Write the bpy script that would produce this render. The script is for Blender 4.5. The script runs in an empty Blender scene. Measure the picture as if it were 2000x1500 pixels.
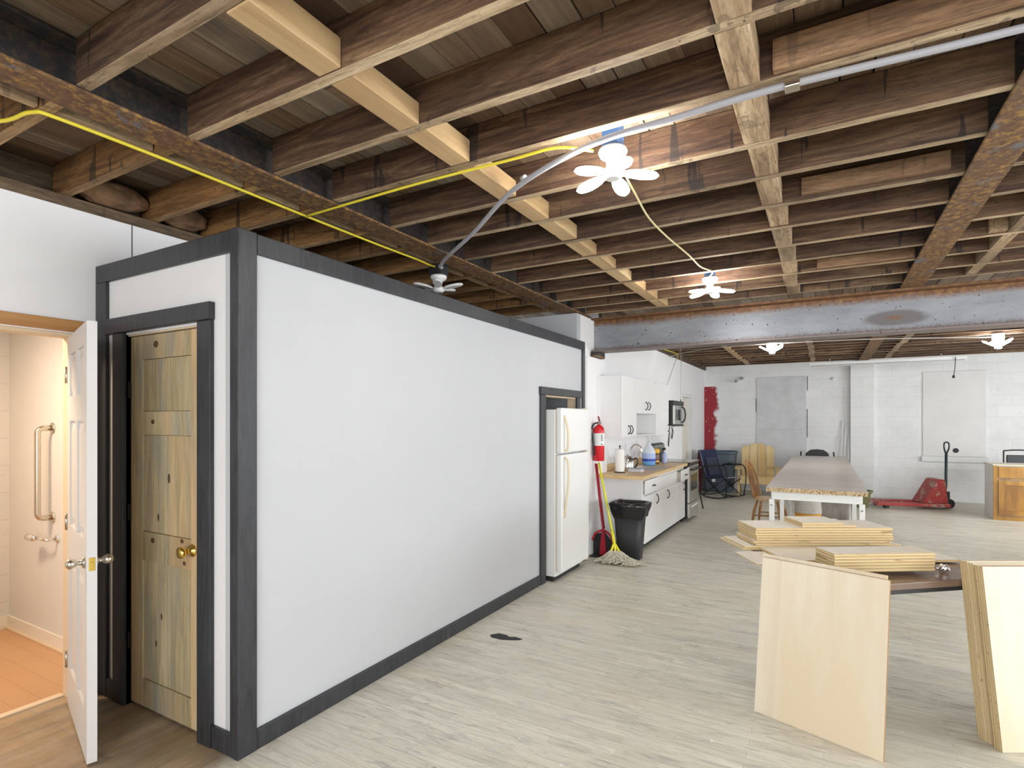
import bpy, bmesh, math, random
from mathutils import Vector, Matrix
random.seed(7)
sc = bpy.context.scene
COL = sc.collection
PI = math.pi

# ---------------------------------------------------------------- camera, world, exposure
HEAD = math.radians(29.5)
cam_d = bpy.data.cameras.new('camera'); cam = bpy.data.objects.new('camera', cam_d); COL.objects.link(cam)
cam.location = (0, 0, 1.55); cam.rotation_euler = (PI/2, 0, HEAD)
cam_d.sensor_width = 36; cam_d.lens = 36*1077/2000; cam_d.shift_y = 0.036
cam_d.clip_start = 0.05; cam_d.clip_end = 100
sc.camera = cam
w = bpy.data.worlds.new('world'); sc.world = w; w.use_nodes = True
w.node_tree.nodes['Background'].inputs[0].default_value = (0.75, 0.82, 0.9, 1)
w.node_tree.nodes['Background'].inputs[1].default_value = 0.6
sc.view_settings.view_transform = 'Standard'; sc.view_settings.look = 'None'
sc.view_settings.gamma = 1; sc.view_settings.use_curve_mapping = False
sc.view_settings.exposure = 0.6
LED = 62.0          # brightness of the fan lamps
def window_light(name, loc, rot, sx, sy, power, col=(0.93, 0.96, 1)):
    l = bpy.data.lights.new(name, 'AREA'); l.shape = 'RECTANGLE'; l.size = sx; l.size_y = sy
    l.energy = power; l.color = col
    o = bpy.data.objects.new(name, l); COL.objects.link(o); o.location = loc; o.rotation_euler = rot
    return o
window_light('daylight_right', (5.12, 3.3, 1.55), (0, -PI/2, PI), 1.4, 4.2, 150)
window_light('daylight_right', (5.12, 10.0, 1.55), (0, -PI/2, PI), 1.4, 2.6, 95)
window_light('daylight_back', (1.2, -3.5, 1.5), (-PI/2, 0, PI), 4.5, 1.6, 170)  # added unseen fill before the windowless back wall
window_light('bath_lamp_light', (-4.15, 0.80, 2.28), (0, 0, 0), 0.35, 0.35, 26, (1, 0.75, 0.52))

# ---------------------------------------------------------------- mesh helpers
FW = Vector((-.4924, .8704)); RT = Vector((.8704, .4924))
def plan(d, l): return (d*FW.x + l*RT.x, d*FW.y + l*RT.y)      # distance ahead of / beside the tripod -> world x, y

class MB:
    def __init__(s): s.bm = bmesh.new()
    def box(s, x0, x1, y0, y1, z0, z1, mi=0, R=None, c=None):
        vs = [Vector((x, y, z)) for x in (x0, x1) for y in (y0, y1) for z in (z0, z1)]
        if R is not None:
            c = Vector(c) if c else Vector(((x0+x1)/2, (y0+y1)/2, (z0+z1)/2))
            vs = [R @ (v-c) + c for v in vs]
        v = [s.bm.verts.new(p) for p in vs]
        for idx in ((0,1,3,2), (4,6,7,5), (0,4,5,1), (2,3,7,6), (0,2,6,4), (1,5,7,3)):
            f = s.bm.faces.new([v[i] for i in idx]); f.material_index = mi
        return s
    def bar(s, a, b, wd, th, mi=0, up=(0, 0, 1)):               # rectangular bar between two points
        a = Vector(a); b = Vector(b); t = (b-a).normalized(); u = Vector(up)
        if abs(t.dot(u)) > .98: u = Vector((1, 0, 0))
        sx = t.cross(u).normalized(); sy = sx.cross(t).normalized()
        vs = []
        for p in (a, b):
            for i, j in ((-1,-1), (1,-1), (1,1), (-1,1)): vs.append(s.bm.verts.new(p + sx*i*wd/2 + sy*j*th/2))
        for idx in ((0,1,2,3), (7,6,5,4), (0,4,5,1), (1,5,6,2), (2,6,7,3), (3,7,4,0)):
            f = s.bm.faces.new([vs[i] for i in idx]); f.material_index = mi
        return s
    def tube(s, pts, r, n=10, mi=0, closed=False, cap=True):
        pts = [Vector(p) for p in pts]; rs = r if isinstance(r, (list, tuple)) else [r]*len(pts)
        rings = []; ref = None
        for i, p in enumerate(pts):
            if closed: t = (pts[(i+1) % len(pts)] - pts[i-1]).normalized()
            else: t = (pts[min(i+1, len(pts)-1)] - pts[max(i-1, 0)]).normalized()
            if ref is None: ref = Vector((0, 0, 1)) if abs(t.z) < .9 else Vector((1, 0, 0))
            u = (ref - t*ref.dot(t))
            if u.length < 1e-4: u = t.orthogonal()
            u.normalize(); ref = u; v = t.cross(u)
            rings.append([s.bm.verts.new(p + (u*math.cos(2*PI*k/n) + v*math.sin(2*PI*k/n))*rs[i]) for k in range(n)])
        m = len(rings)
        for i in range(m if closed else m-1):
            a = rings[i]; b = rings[(i+1) % m]
            for k in range(n):
                f = s.bm.faces.new([a[k], a[(k+1) % n], b[(k+1) % n], b[k]]); f.smooth = True; f.material_index = mi
        if cap and not closed:
            for rr in (rings[0], rings[-1]):
                f = s.bm.faces.new(rr); f.material_index = mi
        return s
    def lathe(s, prof, c=(0, 0, 0), n=24, mi=0, axis='z', sx=1, sy=1, cap=True):
        c = Vector(c); rings = []
        for r, h in prof:
            ring = []
            for k in range(n):
                a = 2*PI*k/n; p = (r*math.cos(a)*sx, r*math.sin(a)*sy, h)
                if axis == 'x': p = (p[2], p[0], p[1])
                if axis == 'y': p = (p[0], p[2], p[1])
                ring.append(s.bm.verts.new(c + Vector(p)))
            rings.append(ring)
        for a, b in zip(rings, rings[1:]):
            for k in range(n):
                f = s.bm.faces.new([a[k], a[(k+1) % n], b[(k+1) % n], b[k]]); f.smooth = True; f.material_index = mi
        if cap:
            for rr in (rings[0], rings[-1]):
                f = s.bm.faces.new(rr); f.material_index = mi
        return s
    def prism(s, poly, h0, h1, axis='z', mi=0):                 # polygon (a, b) extruded along an axis
        def P(a, b, h): return {'z': (a, b, h), 'y': (a, h, b), 'x': (h, a, b)}[axis]
        A = [s.bm.verts.new(P(a, b, h0)) for a, b in poly]; B = [s.bm.verts.new(P(a, b, h1)) for a, b in poly]
        n = len(poly)
        for f in (s.bm.faces.new(A), s.bm.faces.new(B)): f.material_index = mi
        for i in range(n):
            f = s.bm.faces.new([A[i], A[(i+1) % n], B[(i+1) % n], B[i]]); f.material_index = mi
        return s
    def blob(s, c, r, n=2, jit=.0, sc3=(1, 1, 1), mi=0):
        g = bmesh.ops.create_icosphere(s.bm, subdivisions=n, radius=1)
        for v in g['verts']:
            v.co = Vector(c) + Vector((v.co.x*sc3[0], v.co.y*sc3[1], v.co.z*sc3[2]))*r*(1 + random.uniform(-jit, jit))
        for f in s.bm.faces:
            if any(v in g['verts'] for v in f.verts[:1]): f.smooth = jit == 0; f.material_index = mi
        return s
    def xform(s, M):
        for v in s.bm.verts: v.co = M @ v.co
        return s
    def build(s, name, mats, parent=None, bev=0, world=None, sub=0):
        bmesh.ops.recalc_face_normals(s.bm, faces=s.bm.faces)
        me = bpy.data.meshes.new(name)
        o = bpy.data.objects.new(name, me)
        if parent is not None:
            L = Vector(parent.get('_o', (0, 0, 0))); o.parent = parent; o['_o'] = list(L); off = L
        else:
            xs = [v.co for v in s.bm.verts]
            off = Vector(((min(p.x for p in xs)+max(p.x for p in xs))/2, (min(p.y for p in xs)+max(p.y for p in xs))/2, min(p.z for p in xs)))
            if world is not None: off = Vector(world)
            o.location = off; o['_o'] = list(off)
        for v in s.bm.verts: v.co -= off
        s.bm.to_mesh(me); s.bm.free()
        for m in (mats if isinstance(mats, (list, tuple)) else [mats]): me.materials.append(m)
        if bev:
            b = o.modifiers.new('bevel', 'BEVEL'); b.width = bev; b.segments = 2; b.limit_method = 'ANGLE'; b.angle_limit = .6
            b.harden_normals = False
        if sub:
            b = o.modifiers.new('sub', 'SUBSURF'); b.levels = sub; b.render_levels = sub
        COL.objects.link(o); return o

def tag(o, label, cat, group=None, kind=None):
    o['label'] = label; o['category'] = cat
    if group: o['group'] = group
    if kind: o['kind'] = kind
    return o
def empty(name, loc, label=None, cat=None, group=None):
    o = bpy.data.objects.new(name, None); COL.objects.link(o); o.location = loc; o['_o'] = list(loc); o.empty_display_size = .1
    if label: tag(o, label, cat, group)
    return o
def struct(name, mb, mats, bev=0, label=None):
    o = mb.build(name, mats, bev=bev); o['kind'] = 'structure'
    if label: o['label'] = label
    return o
def copy_tree(o, parent=None):
    c = o.copy(); COL.objects.link(c); c.parent = parent
    for ch in [x for x in COL.objects if x.parent == o]: copy_tree(ch, c)
    return c
def spin(o, deg, axis='z'):
    e = list(o.rotation_euler); e['xyz'.index(axis)] = math.radians(deg); o.rotation_euler = e; return o
def arc(c, r, a0, a1, n, plane='xz'):
    out = []
    for i in range(n+1):
        a = math.radians(a0 + (a1-a0)*i/n); u, v = r*math.cos(a), r*math.sin(a)
        out.append({'xz': (c[0]+u, c[1], c[2]+v), 'yz': (c[0], c[1]+u, c[2]+v), 'xy': (c[0]+u, c[1]+v, c[2])}[plane])
    return out
ORD = ['first', 'second', 'third', 'fourth', 'fifth', 'sixth', 'seventh', 'eighth', 'ninth', 'tenth', 'eleventh',
       'twelfth', 'thirteenth', 'fourteenth', 'fifteenth', 'sixteenth', 'seventeenth']

# ---------------------------------------------------------------- material helpers
def M0(name, col=(.8, .8, .8), rough=.5, metal=0, spec=None, emit=None, es=0, trans=0, ior=1.45, coat=0):
    m = bpy.data.materials.new(name); m.use_nodes = True; b = m.node_tree.nodes['Principled BSDF']
    b.inputs['Base Color'].default_value = (*col, 1); b.inputs['Roughness'].default_value = rough
    b.inputs['Metallic'].default_value = metal
    if spec is not None: b.inputs['Specular IOR Level'].default_value = spec
    if emit: b.inputs['Emission Color'].default_value = (*emit, 1); b.inputs['Emission Strength'].default_value = es
    if trans: b.inputs['Transmission Weight'].default_value = trans; b.inputs['IOR'].default_value = ior
    if coat: b.inputs['Coat Weight'].default_value = coat
    return m
class G:                                                         # small node-graph helper
    def __init__(s, name, rough=.6, metal=0, spec=None):
        s.m = M0(name, rough=rough, metal=metal, spec=spec); s.nt = s.m.node_tree; s.b = s.nt.nodes['Principled BSDF']
        s.tc = s.nt.nodes.new('ShaderNodeTexCoord')
    def n(s, t, **kw):
        x = s.nt.nodes.new(t)
        for k, v in kw.items():
            if k.startswith('i_'):
                key = k[2:]; key = int(key) if key.isdigit() else key.replace('_', ' ')
                if hasattr(v, 'is_linked') or isinstance(v, bpy.types.NodeSocket): s.nt.links.new(v, x.inputs[key])
                else: x.inputs[key].default_value = v
            else: setattr(x, k, v)
        return x
    def coord(s, scale=(1, 1, 1), rot=(0, 0, 0), rnd=True, src='Object'):
        base = s.tc.outputs[src]
        if rnd:
            oi = s.n('ShaderNodeObjectInfo'); mu = s.n('ShaderNodeMath', operation='MULTIPLY', i_0=oi.outputs['Random'], i_1=37.0)
            va = s.n('ShaderNodeVectorMath', operation='ADD', i_0=base, i_1=mu.outputs[0]); base = va.outputs[0]
        mp = s.n('ShaderNodeMapping', i_Vector=base); mp.inputs['Scale'].default_value = scale; mp.inputs['Rotation'].default_value = rot
        return mp.outputs[0]
    def noise(s, vec, scale=5, detail=4, rough=.6, dist=0):
        x = s.n('ShaderNodeTexNoise', i_Vector=vec, i_Scale=scale, i_Detail=detail, i_Roughness=rough, i_Distortion=dist); return x.outputs['Fac']
    def ramp(s, fac, stops, interp='LINEAR'):
        r = s.n('ShaderNodeValToRGB', i_Fac=fac); cr = r.color_ramp; cr.interpolation = interp
        while len(cr.elements) < len(stops): cr.elements.new(.5)
        for e, (p, c) in zip(cr.elements, stops):
            e.position = p; e.color = (*c, 1) if len(c) == 3 else c
        return r.outputs[0]
    def step(s, fac, lo, hi): return s.n('ShaderNodeMapRange', i_0=fac, i_1=lo, i_2=hi).outputs[0]
    def mix(s, f, a, b, mode='MIX'):
        x = s.n('ShaderNodeMix', data_type='RGBA', blend_type=mode)
        for i, v in ((0, f), (6, a), (7, b)):
            if isinstance(v, bpy.types.NodeSocket): s.nt.links.new(v, x.inputs[i])
            elif i == 0: x.inputs[0].default_value = v
            else: x.inputs[i].default_value = (*v, 1)
        return x.outputs[2]
    def math(s, op, a, b=0.0): return s.n('ShaderNodeMath', operation=op, i_0=a, i_1=b).outputs[0]
    def sep(s, vec): return s.n('ShaderNodeSeparateXYZ', i_0=vec).outputs
    def comb(s, x, y, z=0.0): return s.n('ShaderNodeCombineXYZ', i_0=x, i_1=y, i_2=z).outputs[0]
    def col(s, c): s.nt.links.new(c, s.b.inputs['Base Color']); return s
    def rough(s, c): s.nt.links.new(c, s.b.inputs['Roughness']); return s
    def bump(s, h, st=.3, dist=.01):
        x = s.n('ShaderNodeBump', i_Height=h, i_Strength=st, i_Distance=dist); s.nt.links.new(x.outputs[0], s.b.inputs['Normal']); return s

def stretch(ax, k=.06):                                          # long grain along one axis
    return tuple(k if a == ax else 1 for a in 'xyz')
def wood(name, ax, cols, scale=14, rough=.6, k=.06, patch=None, knots=None, island=0, bump=.15):
    g = G(name, rough)
    v = g.coord(stretch(ax, k)); f = g.noise(v, scale, 6, .65, .8)
    c = g.ramp(f, [(.25 + .5*i/(len(cols)-1), cc) for i, cc in enumerate(cols)])
    if patch:
        p = g.noise(g.coord(stretch(ax, .35)), 2.6, 5, .6, .4); c = g.mix(g.step(p, .47, .62), c, patch, 'MIX')
    if knots:
        vo = g.n('ShaderNodeTexVoronoi', i_Vector=g.coord(stretch(ax, .45)), i_Scale=4.2)
        c = g.mix(g.step(vo.outputs['Distance'], .085, .05), c, knots)
    if island:
        oi = g.n('ShaderNodeObjectInfo'); t = g.math('MULTIPLY_ADD', oi.outputs['Random'], island)
        x = g.n('ShaderNodeHueSaturation', i_Color=c); g.nt.links.new(g.n('ShaderNodeMapRange', i_0=oi.outputs['Random'], i_3=1-island, i_4=1+island).outputs[0], x.inputs['Value'])
        c = x.outputs[0]
    g.col(c); g.bump(f, bump, .004); return g.m

def old_timber(name, ax, dark, mid, pale, stain=.5):
    g = G(name, .75)
    f = g.noise(g.coord(stretch(ax, .07)), 16, 7, .7, 1.5)
    c = g.ramp(f, [(.33, dark), (.5, mid), (.68, pale)])
    p = g.noise(g.coord(stretch(ax, .3)), 2.2, 5, .65, .6)
    c = g.mix(g.step(p, .42, .66), c, g.mix(.5, c, dark), 'MIX')
    c = g.mix(g.math('MULTIPLY', g.step(p, .50, .34), .35), c, pale)
    st = g.math('MULTIPLY', g.noise(g.coord(stretch('z', .10)), 15, 3, .55, .3), g.n('ShaderNodeMapRange', i_0=g.noise(g.coord(), 1.7, 2, .5), i_1=.35, i_2=.65, i_3=.82, i_4=1.12).outputs[0])     # black water and nail stains run down the sides
    c = g.mix(g.math('MULTIPLY', g.step(st, .645, .672), stain), c, (.012, .01, .01))
    fi = g.noise(g.coord(stretch(ax, .12)), 75, 4, .7, .3); c = g.mix(g.math('MULTIPLY', g.step(fi, .48, .66), .5), c, g.mix(.7, dark, (.01, .006, .004)))
    sw = g.noise(g.coord(stretch(ax, .5)), 9, 3, .5, 3.5); c = g.mix(g.math('MULTIPLY', g.step(g.math('ABSOLUTE', g.math('SUBTRACT', sw, .5)), .012, .0), .35), c, dark)
    sp = g.noise(g.coord(), 60, 2, .5)
    c = g.mix(g.step(sp, .73, .77), c, (.02, .015, .012))
    oi = g.n('ShaderNodeObjectInfo'); x = g.n('ShaderNodeHueSaturation', i_Color=c)
    g.nt.links.new(g.n('ShaderNodeMapRange', i_0=oi.outputs['Random'], i_3=.75, i_4=1.25).outputs[0], x.inputs['Value'])
    g.col(x.outputs[0]); g.bump(f, .35, .006); return g.m
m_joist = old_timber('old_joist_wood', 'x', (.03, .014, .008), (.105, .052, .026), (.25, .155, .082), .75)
m_under = old_timber('scraped_joist_underside', 'x', (.20, .13, .07), (.42, .31, .19), (.62, .50, .34), .5)  # paler wood than the sides; floor bounce also put into the tone
m_underL = old_timber('scraped_amber_underside', 'x', (.20, .11, .045), (.46, .29, .13), (.62, .44, .24), .4)  # same pale underside, with floor bounce and warm washroom light in the tone
m_joistL = old_timber('amber_joist_wood', 'x', (.09, .042, .013), (.27, .13, .042), (.42, .235, .085), .7)  # warm washroom light put into the colour of the left joists
m_newblk = wood('new_pine_block', 'y', [(.34, .21, .09), (.50, .34, .17), (.58, .42, .23)], 12, .6, patch=(.42, .27, .13), knots=(.12, .06, .03), bump=.4)
m_sister = old_timber('nailed_on_board', 'x', (.09, .05, .027), (.22, .12, .06), (.36, .23, .13), .3)
m_oldblk = old_timber('old_block_wood', 'y', (.16, .10, .055), (.40, .28, .16), (.56, .44, .29), .35)
m_plate = old_timber('dark_plate_wood', 'y', (.04, .025, .015), (.12, .08, .045), (.2, .14, .08), .3)

def deck_mat():
    g = G('old_deck_boards', .85)
    geo = g.n('ShaderNodeNewGeometry'); r = geo.outputs['Random Per Island']
    off = g.math('MULTIPLY', r, 50.0)
    v = g.n('ShaderNodeVectorMath', operation='ADD', i_0=g.tc.outputs['Object'], i_1=off).outputs[0]
    mp = g.n('ShaderNodeMapping', i_Vector=v); mp.inputs['Scale'].default_value = (1, .07, 1)
    f = g.noise(mp.outputs[0], 18, 7, .7, 1.2)
    tone = g.ramp(r, [(0, (.13, .07, .035)), (.3, (.26, .17, .10)), (.5, (.32, .25, .18)), (.7, (.20, .11, .055)), (.85, (.40, .34, .26)), (1, (.30, .17, .07))])
    c = g.mix(g.step(f, .3, .7), g.mix(.65, tone, (.04, .025, .015)), tone)
    mp2 = g.n('ShaderNodeMapping', i_Vector=v); mp2.inputs['Scale'].default_value = (1, .4, 1)
    p = g.noise(mp2.outputs[0], 4, 4, .6); c = g.mix(g.math('MULTIPLY', g.step(p, .5, .7), .5), c, (.05, .035, .025))
    g.col(c); g.bump(f, .4, .006); return g.m
m_deck = deck_mat()

def floor_mat():
    g = G('worn_strip_floor', .5)
    v = g.tc.outputs['Object']
    br = g.n('ShaderNodeTexBrick', i_Vector=v, i_Scale=1.0); br.offset = .37; br.offset_frequency = 2
    br.inputs['Color1'].default_value = (0, 0, 0, 1); br.inputs['Color2'].default_value = (1, 1, 1, 1); br.inputs['Mortar'].default_value = (.5, .5, .5, 1)
    br.inputs['Mortar Size'].default_value = .0011; br.inputs['Mortar Smooth'].default_value = .3
    br.inputs['Brick Width'].default_value = .85; br.inputs['Row Height'].default_value = .057; br.inputs['Bias'].default_value = 0
    tone = g.ramp(g.n('ShaderNodeSeparateColor', i_Color=br.outputs['Color']).outputs[0], [(0, (.63, .61, .51)), (.5, (.70, .68, .575)), (1, (.76, .74, .635))])
    mp = g.n('ShaderNodeMapping', i_Vector=v); mp.inputs['Scale'].default_value = (.09, 1, 1)
    f = g.noise(mp.outputs[0], 55, 7, .75, .8)
    c = g.mix(g.math('MULTIPLY', g.step(f, .47, .72), .75), tone, (.27, .265, .235))
    mp = g.n('ShaderNodeMapping', i_Vector=v); mp.inputs['Scale'].default_value = (.22, 1, 1)
    w1 = g.noise(mp.outputs[0], 13, 7, .74, .7)                 # worn grey streaks
    c = g.mix(g.math('MULTIPLY', g.step(w1, .54, .68), .6), c, (.26, .265, .26))
    w2 = g.noise(v, .9, 4, .6); c = g.mix(g.math('MULTIPLY', g.step(w2, .45, .62), .45), c, (.74, .71, .62))
    w3 = g.noise(mp.outputs[0], 3.1, 4, .6); c = g.mix(g.math('MULTIPLY', g.step(w3, .57, .7), .35), c, (.66, .54, .40))
    w5 = g.noise(mp.outputs[0], 34, 4, .7, .4)                   # short dark scuffs in the seams
    c = g.mix(g.math('MULTIPLY', g.step(w5, .66, .73), .8), c, (.11, .11, .115))
    gn = g.noise(v, 150, 2, .6); c = g.mix(g.math('MULTIPLY', g.step(gn, .5, .75), .25), c, (.38, .36, .31))
    sp = g.n('ShaderNodeTexVoronoi', i_Vector=v, i_Scale=3.3); sn = g.noise(v, 40, 2)
    dd = g.math('ADD', sp.outputs['Distance'], g.math('MULTIPLY', sn, .05))
    c = g.mix(g.step(dd, .058, .05), c, (.85, .85, .82))        # paint drips
    c = g.mix(g.math('MULTIPLY', br.outputs['Fac'], .45), c, (.16, .155, .14))
    # wide dark subfloor boards beside the washroom
    xy = g.sep(v); nb = g.noise(v, 3.5, 4, .6)
    bx = g.n('ShaderNodeMapRange', i_0=g.math('ADD', xy[0], g.math('MULTIPLY', nb, .5)), i_1=-2.15, i_2=-2.02).outputs[0]
    by = g.n('ShaderNodeMapRange', i_0=xy[1], i_1=1.8, i_2=1.75).outputs[0]
    mp = g.n('ShaderNodeMapping', i_Vector=v); mp.inputs['Rotation'].default_value = (0, 0, PI/2)
    b2 = g.n('ShaderNodeTexBrick', i_Vector=mp.outputs[0], i_Scale=1.0)
    b2.inputs['Color1'].default_value = (.28, .20, .12, 1); b2.inputs['Color2'].default_value = (.42, .30, .18, 1); b2.inputs['Mortar'].default_value = (.3, .27, .22, 1)
    b2.inputs['Mortar Size'].default_value = .003; b2.inputs['Brick Width'].default_value = 2.6; b2.inputs['Row Height'].default_value = .19
    mp = g.n('ShaderNodeMapping', i_Vector=v); mp.inputs['Scale'].default_value = (1, .15, 1)
    q = g.noise(mp.outputs[0], 14, 6, .7, .5); c2 = g.mix(g.math('MULTIPLY', g.step(q, .45, .7), .7), b2.outputs['Color'], (.10, .088, .075))
    q2 = g.noise(v, 2.2, 6, .7); c2 = g.mix(g.math('MULTIPLY', g.step(q2, .45, .65), .6), c2, (.40, .35, .28))
    c2 = g.mix(g.step(dd, .05, .04), c2, (.75, .74, .7))
    c = g.mix(g.math('MULTIPLY', g.math('SUBTRACT', 1.0, bx), by), c, c2)
    g.col(c); g.rough(g.n('ShaderNodeMapRange', i_0=w1, i_1=.3, i_2=.7, i_3=.28, i_4=.6).outputs[0])
    g.bump(g.math('SUBTRACT', g.math('MULTIPLY', f, .3), br.outputs['Fac']), .25, .002); return g.m
m_floor = floor_mat()

def drywall(name, col, mott=.04, sc_=2.0, bump=.05, rough=.7, fine=90):
    g = G(name, rough); v = g.coord(rnd=False)
    f = g.noise(v, sc_, 5, .6); d = tuple(c*(1-mott*2) for c in col)
    g.col(g.ramp(f, [(.3, d), (.7, col)])); g.bump(g.noise(v, fine, 3), bump, .002); return g.m
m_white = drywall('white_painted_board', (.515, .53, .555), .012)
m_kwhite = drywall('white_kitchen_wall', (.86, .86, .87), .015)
m_whitew = drywall('white_drywall', (.80, .80, .80), .03, 1.2)
m_textured = drywall('textured_plaster', (.66, .65, .63), .03, 3, .5, .7, 45)
def block_mat(name, ax, scuff=.12, red=False, base=(.86, .87, .87)):
    g = G(name, .65); o = g.sep(g.tc.outputs['Object']); v = g.comb(o[0] if ax == 'x' else o[1], o[2])
    br = g.n('ShaderNodeTexBrick', i_Vector=v, i_Scale=1.0)
    for k, cc in (('Color1', (1, 1, 1, 1)), ('Color2', (.97, .97, .97, 1)), ('Mortar', (.86, .86, .85, 1))): br.inputs[k].default_value = cc
    br.inputs['Mortar Size'].default_value = .004; br.inputs['Mortar Smooth'].default_value = .6
    br.inputs['Brick Width'].default_value = .406; br.inputs['Row Height'].default_value = .203
    n1 = g.noise(v, 1.3, 6, .65); n2 = g.noise(v, 9, 5, .7)
    c = g.mix(1, g.mix(g.step(n1, .45, .7), base, tuple(b*(1-scuff) for b in base)), br.outputs['Color'], 'MULTIPLY')
    c = g.mix(g.math('MULTIPLY', g.step(n2, .64, .72), .5), c, (.52, .51, .49))
    if red:
        e = g.math('ADD', o[0], g.math('MULTIPLY', g.math('SUBTRACT', g.noise(v, 1.7, 5, .6), .5), .62))
        x0 = -3.81     # object origin is the wall's middle
        k = g.math('MULTIPLY', g.step(e, x0+.26+.03, x0+.26-.03), g.step(o[2], 2.345, 2.335))
        k = g.math('MULTIPLY', k, g.step(g.noise(v, 14, 3), .70, .66))
        c = g.mix(k, c, (.33, .022, .035))
    g.col(c); h = g.math('ADD', g.math('MULTIPLY', br.outputs['Fac'], -1.0), g.math('MULTIPLY', n2, .5)); g.bump(h, .3, .003); return g.m
m_blockbath = block_mat('painted_block_bath', 'y', .05, base=(.66, .65, .63))
m_blockside = block_mat('painted_block_side', 'y')

def black_trim():
    g = G('black_stained_pine', .42); 
    f = g.noise(g.coord((1, 1, .12)), 22, 6, .7, 1.2)
    p = g.noise(g.coord((.5, .5, .5)), 3, 4, .6)
    c = g.ramp(f, [(.3, (.014, .015, .018)), (.65, (.042, .045, .052))])
    c = g.mix(g.math('MULTIPLY', g.step(p, .6, .75), .5), c, (.06, .064, .07))
    g.col(c); g.rough(g.n('ShaderNodeMapRange', i_0=f, i_3=.3, i_4=.6).outputs[0]); g.bump(f, .5, .004); return g.m
m_black = black_trim()
def rust_beam():
    g = G('mill_steel_and_rust', .5, .35)
    v = g.coord(rnd=False); z = g.sep(g.tc.outputs['Object'])
    n1 = g.noise(g.coord((.3, 1, 1), rnd=False), 6, 6, .7); n2 = g.noise(v, 60, 3, .6); n3 = g.noise(v, 22, 4, .7)
    steel = g.ramp(n1, [(.3, (.24, .25, .275)), (.7, (.37, .385, .41))])
    top = g.math('ADD', z[2], g.math('MULTIPLY', g.math('SUBTRACT', n1, .5), .12))
    rust = g.ramp(n3, [(.3, (.10, .045, .025)), (.6, (.24, .12, .05)), (.8, (.36, .22, .11))])
    k1 = g.step(g.math('ADD', top, g.math('MULTIPLY', n2, .05)), .315, .375)
    low = g.math('ADD', z[2], g.math('MULTIPLY', g.math('SUBTRACT', n2, .5), .12)); k2 = g.step(low, .07, .03)
    c = g.mix(k1, steel, rust); c = g.mix(g.math('MULTIPLY', k2, .75), c, (.18, .12, .10))
    c = g.mix(g.step(g.noise(v, 34, 2, .4), .71, .74), c, (.06, .05, .05))
    # round scorched patch right of the middle
    dx = g.math('MULTIPLY', g.math('SUBTRACT', z[0], -.81), .9); dz = g.math('MULTIPLY', g.math('SUBTRACT', z[2], .15), 3.1)
    r = g.math('ADD', g.math('SQRT', g.math('ADD', g.math('MULTIPLY', dx, dx), g.math('MULTIPLY', dz, dz))), g.math('MULTIPLY', n1, .12))
    c = g.mix(g.math('MULTIPLY', g.step(r, .32, .24), .8), c, (.13, .11, .11))
    c = g.mix(g.math('MULTIPLY', g.step(r, .14, .08), .8), c, (.22, .10, .04))
    g.col(c); g.rough(g.n('ShaderNodeMapRange', i_0=n1, i_3=.3, i_4=.55).outputs[0]); g.bump(n3, .15, .003); return g.m
m_steel = rust_beam()
def iron_mat():
    g = G('flaking_rusty_iron', .8, .15)
    v = g.coord(rnd=False); n = g.noise(v, 26, 7, .75, .6); p = g.noise(v, 4, 5, .7)
    c = g.ramp(n, [(.3, (.05, .028, .018)), (.5, (.17, .09, .045)), (.63, (.40, .23, .06)), (.75, (.20, .12, .06))])
    c = g.mix(g.step(p, .58, .64), c, (.16, .16, .17))
    c = g.mix(g.math('MULTIPLY', g.step(p, .46, .38), .7), c, (.14, .08, .045))
    zz = g.sep(g.tc.outputs['Object'])[2]
    c = g.mix(g.step(zz, .016, .03), c, g.mix(g.step(n, .45, .65), (.035, .033, .036), (.10, .065, .04)))
    g.col(c); g.bump(n, .8, .008); return g.m
m_iron = iron_mat()
m_plyface = wood('birch_ply_face', 'y', [(.80, .74, .63), (.86, .81, .72), (.88, .85, .78)], 9, .5, .05, patch=(.84, .77, .65), knots=None, bump=.03)
m_plyfaceZ = wood('maple_panel_face', 'z', [(.66, .56, .42), (.74, .66, .52), (.80, .73, .61)], 9, .45, .05, patch=(.72, .61, .44), knots=None, bump=.03)
def ply_edge(name, ax, T, c1=(.72, .56, .30), c2=(.34, .22, .09)):
    g = G(name, .7); o = g.sep(g.tc.outputs['Object']); a = o['xyz'.index(ax)]
    s_ = g.math('SINE', g.math('MULTIPLY', a, 2*PI*1.5/T)); n = g.noise(g.coord((1, 1, 1) if ax != 'z' else (.2, .2, 1)), 30, 4)
    c = g.mix(g.math('MULTIPLY', g.step(s_, .1, .9), .8), c1, c2); c = g.mix(g.step(n, .62, .7), c, c2)
    g.col(c); return g.m
m_plyedgeZ = ply_edge('ply_edge_flat', 'z', .0145)
m_plyedgeY = ply_edge('ply_edge_upright', 'y', .016)
m_brownedge = wood('brown_panel_edge', 'z', [(.30, .16, .06), (.42, .25, .10)], 30, .6)
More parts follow.
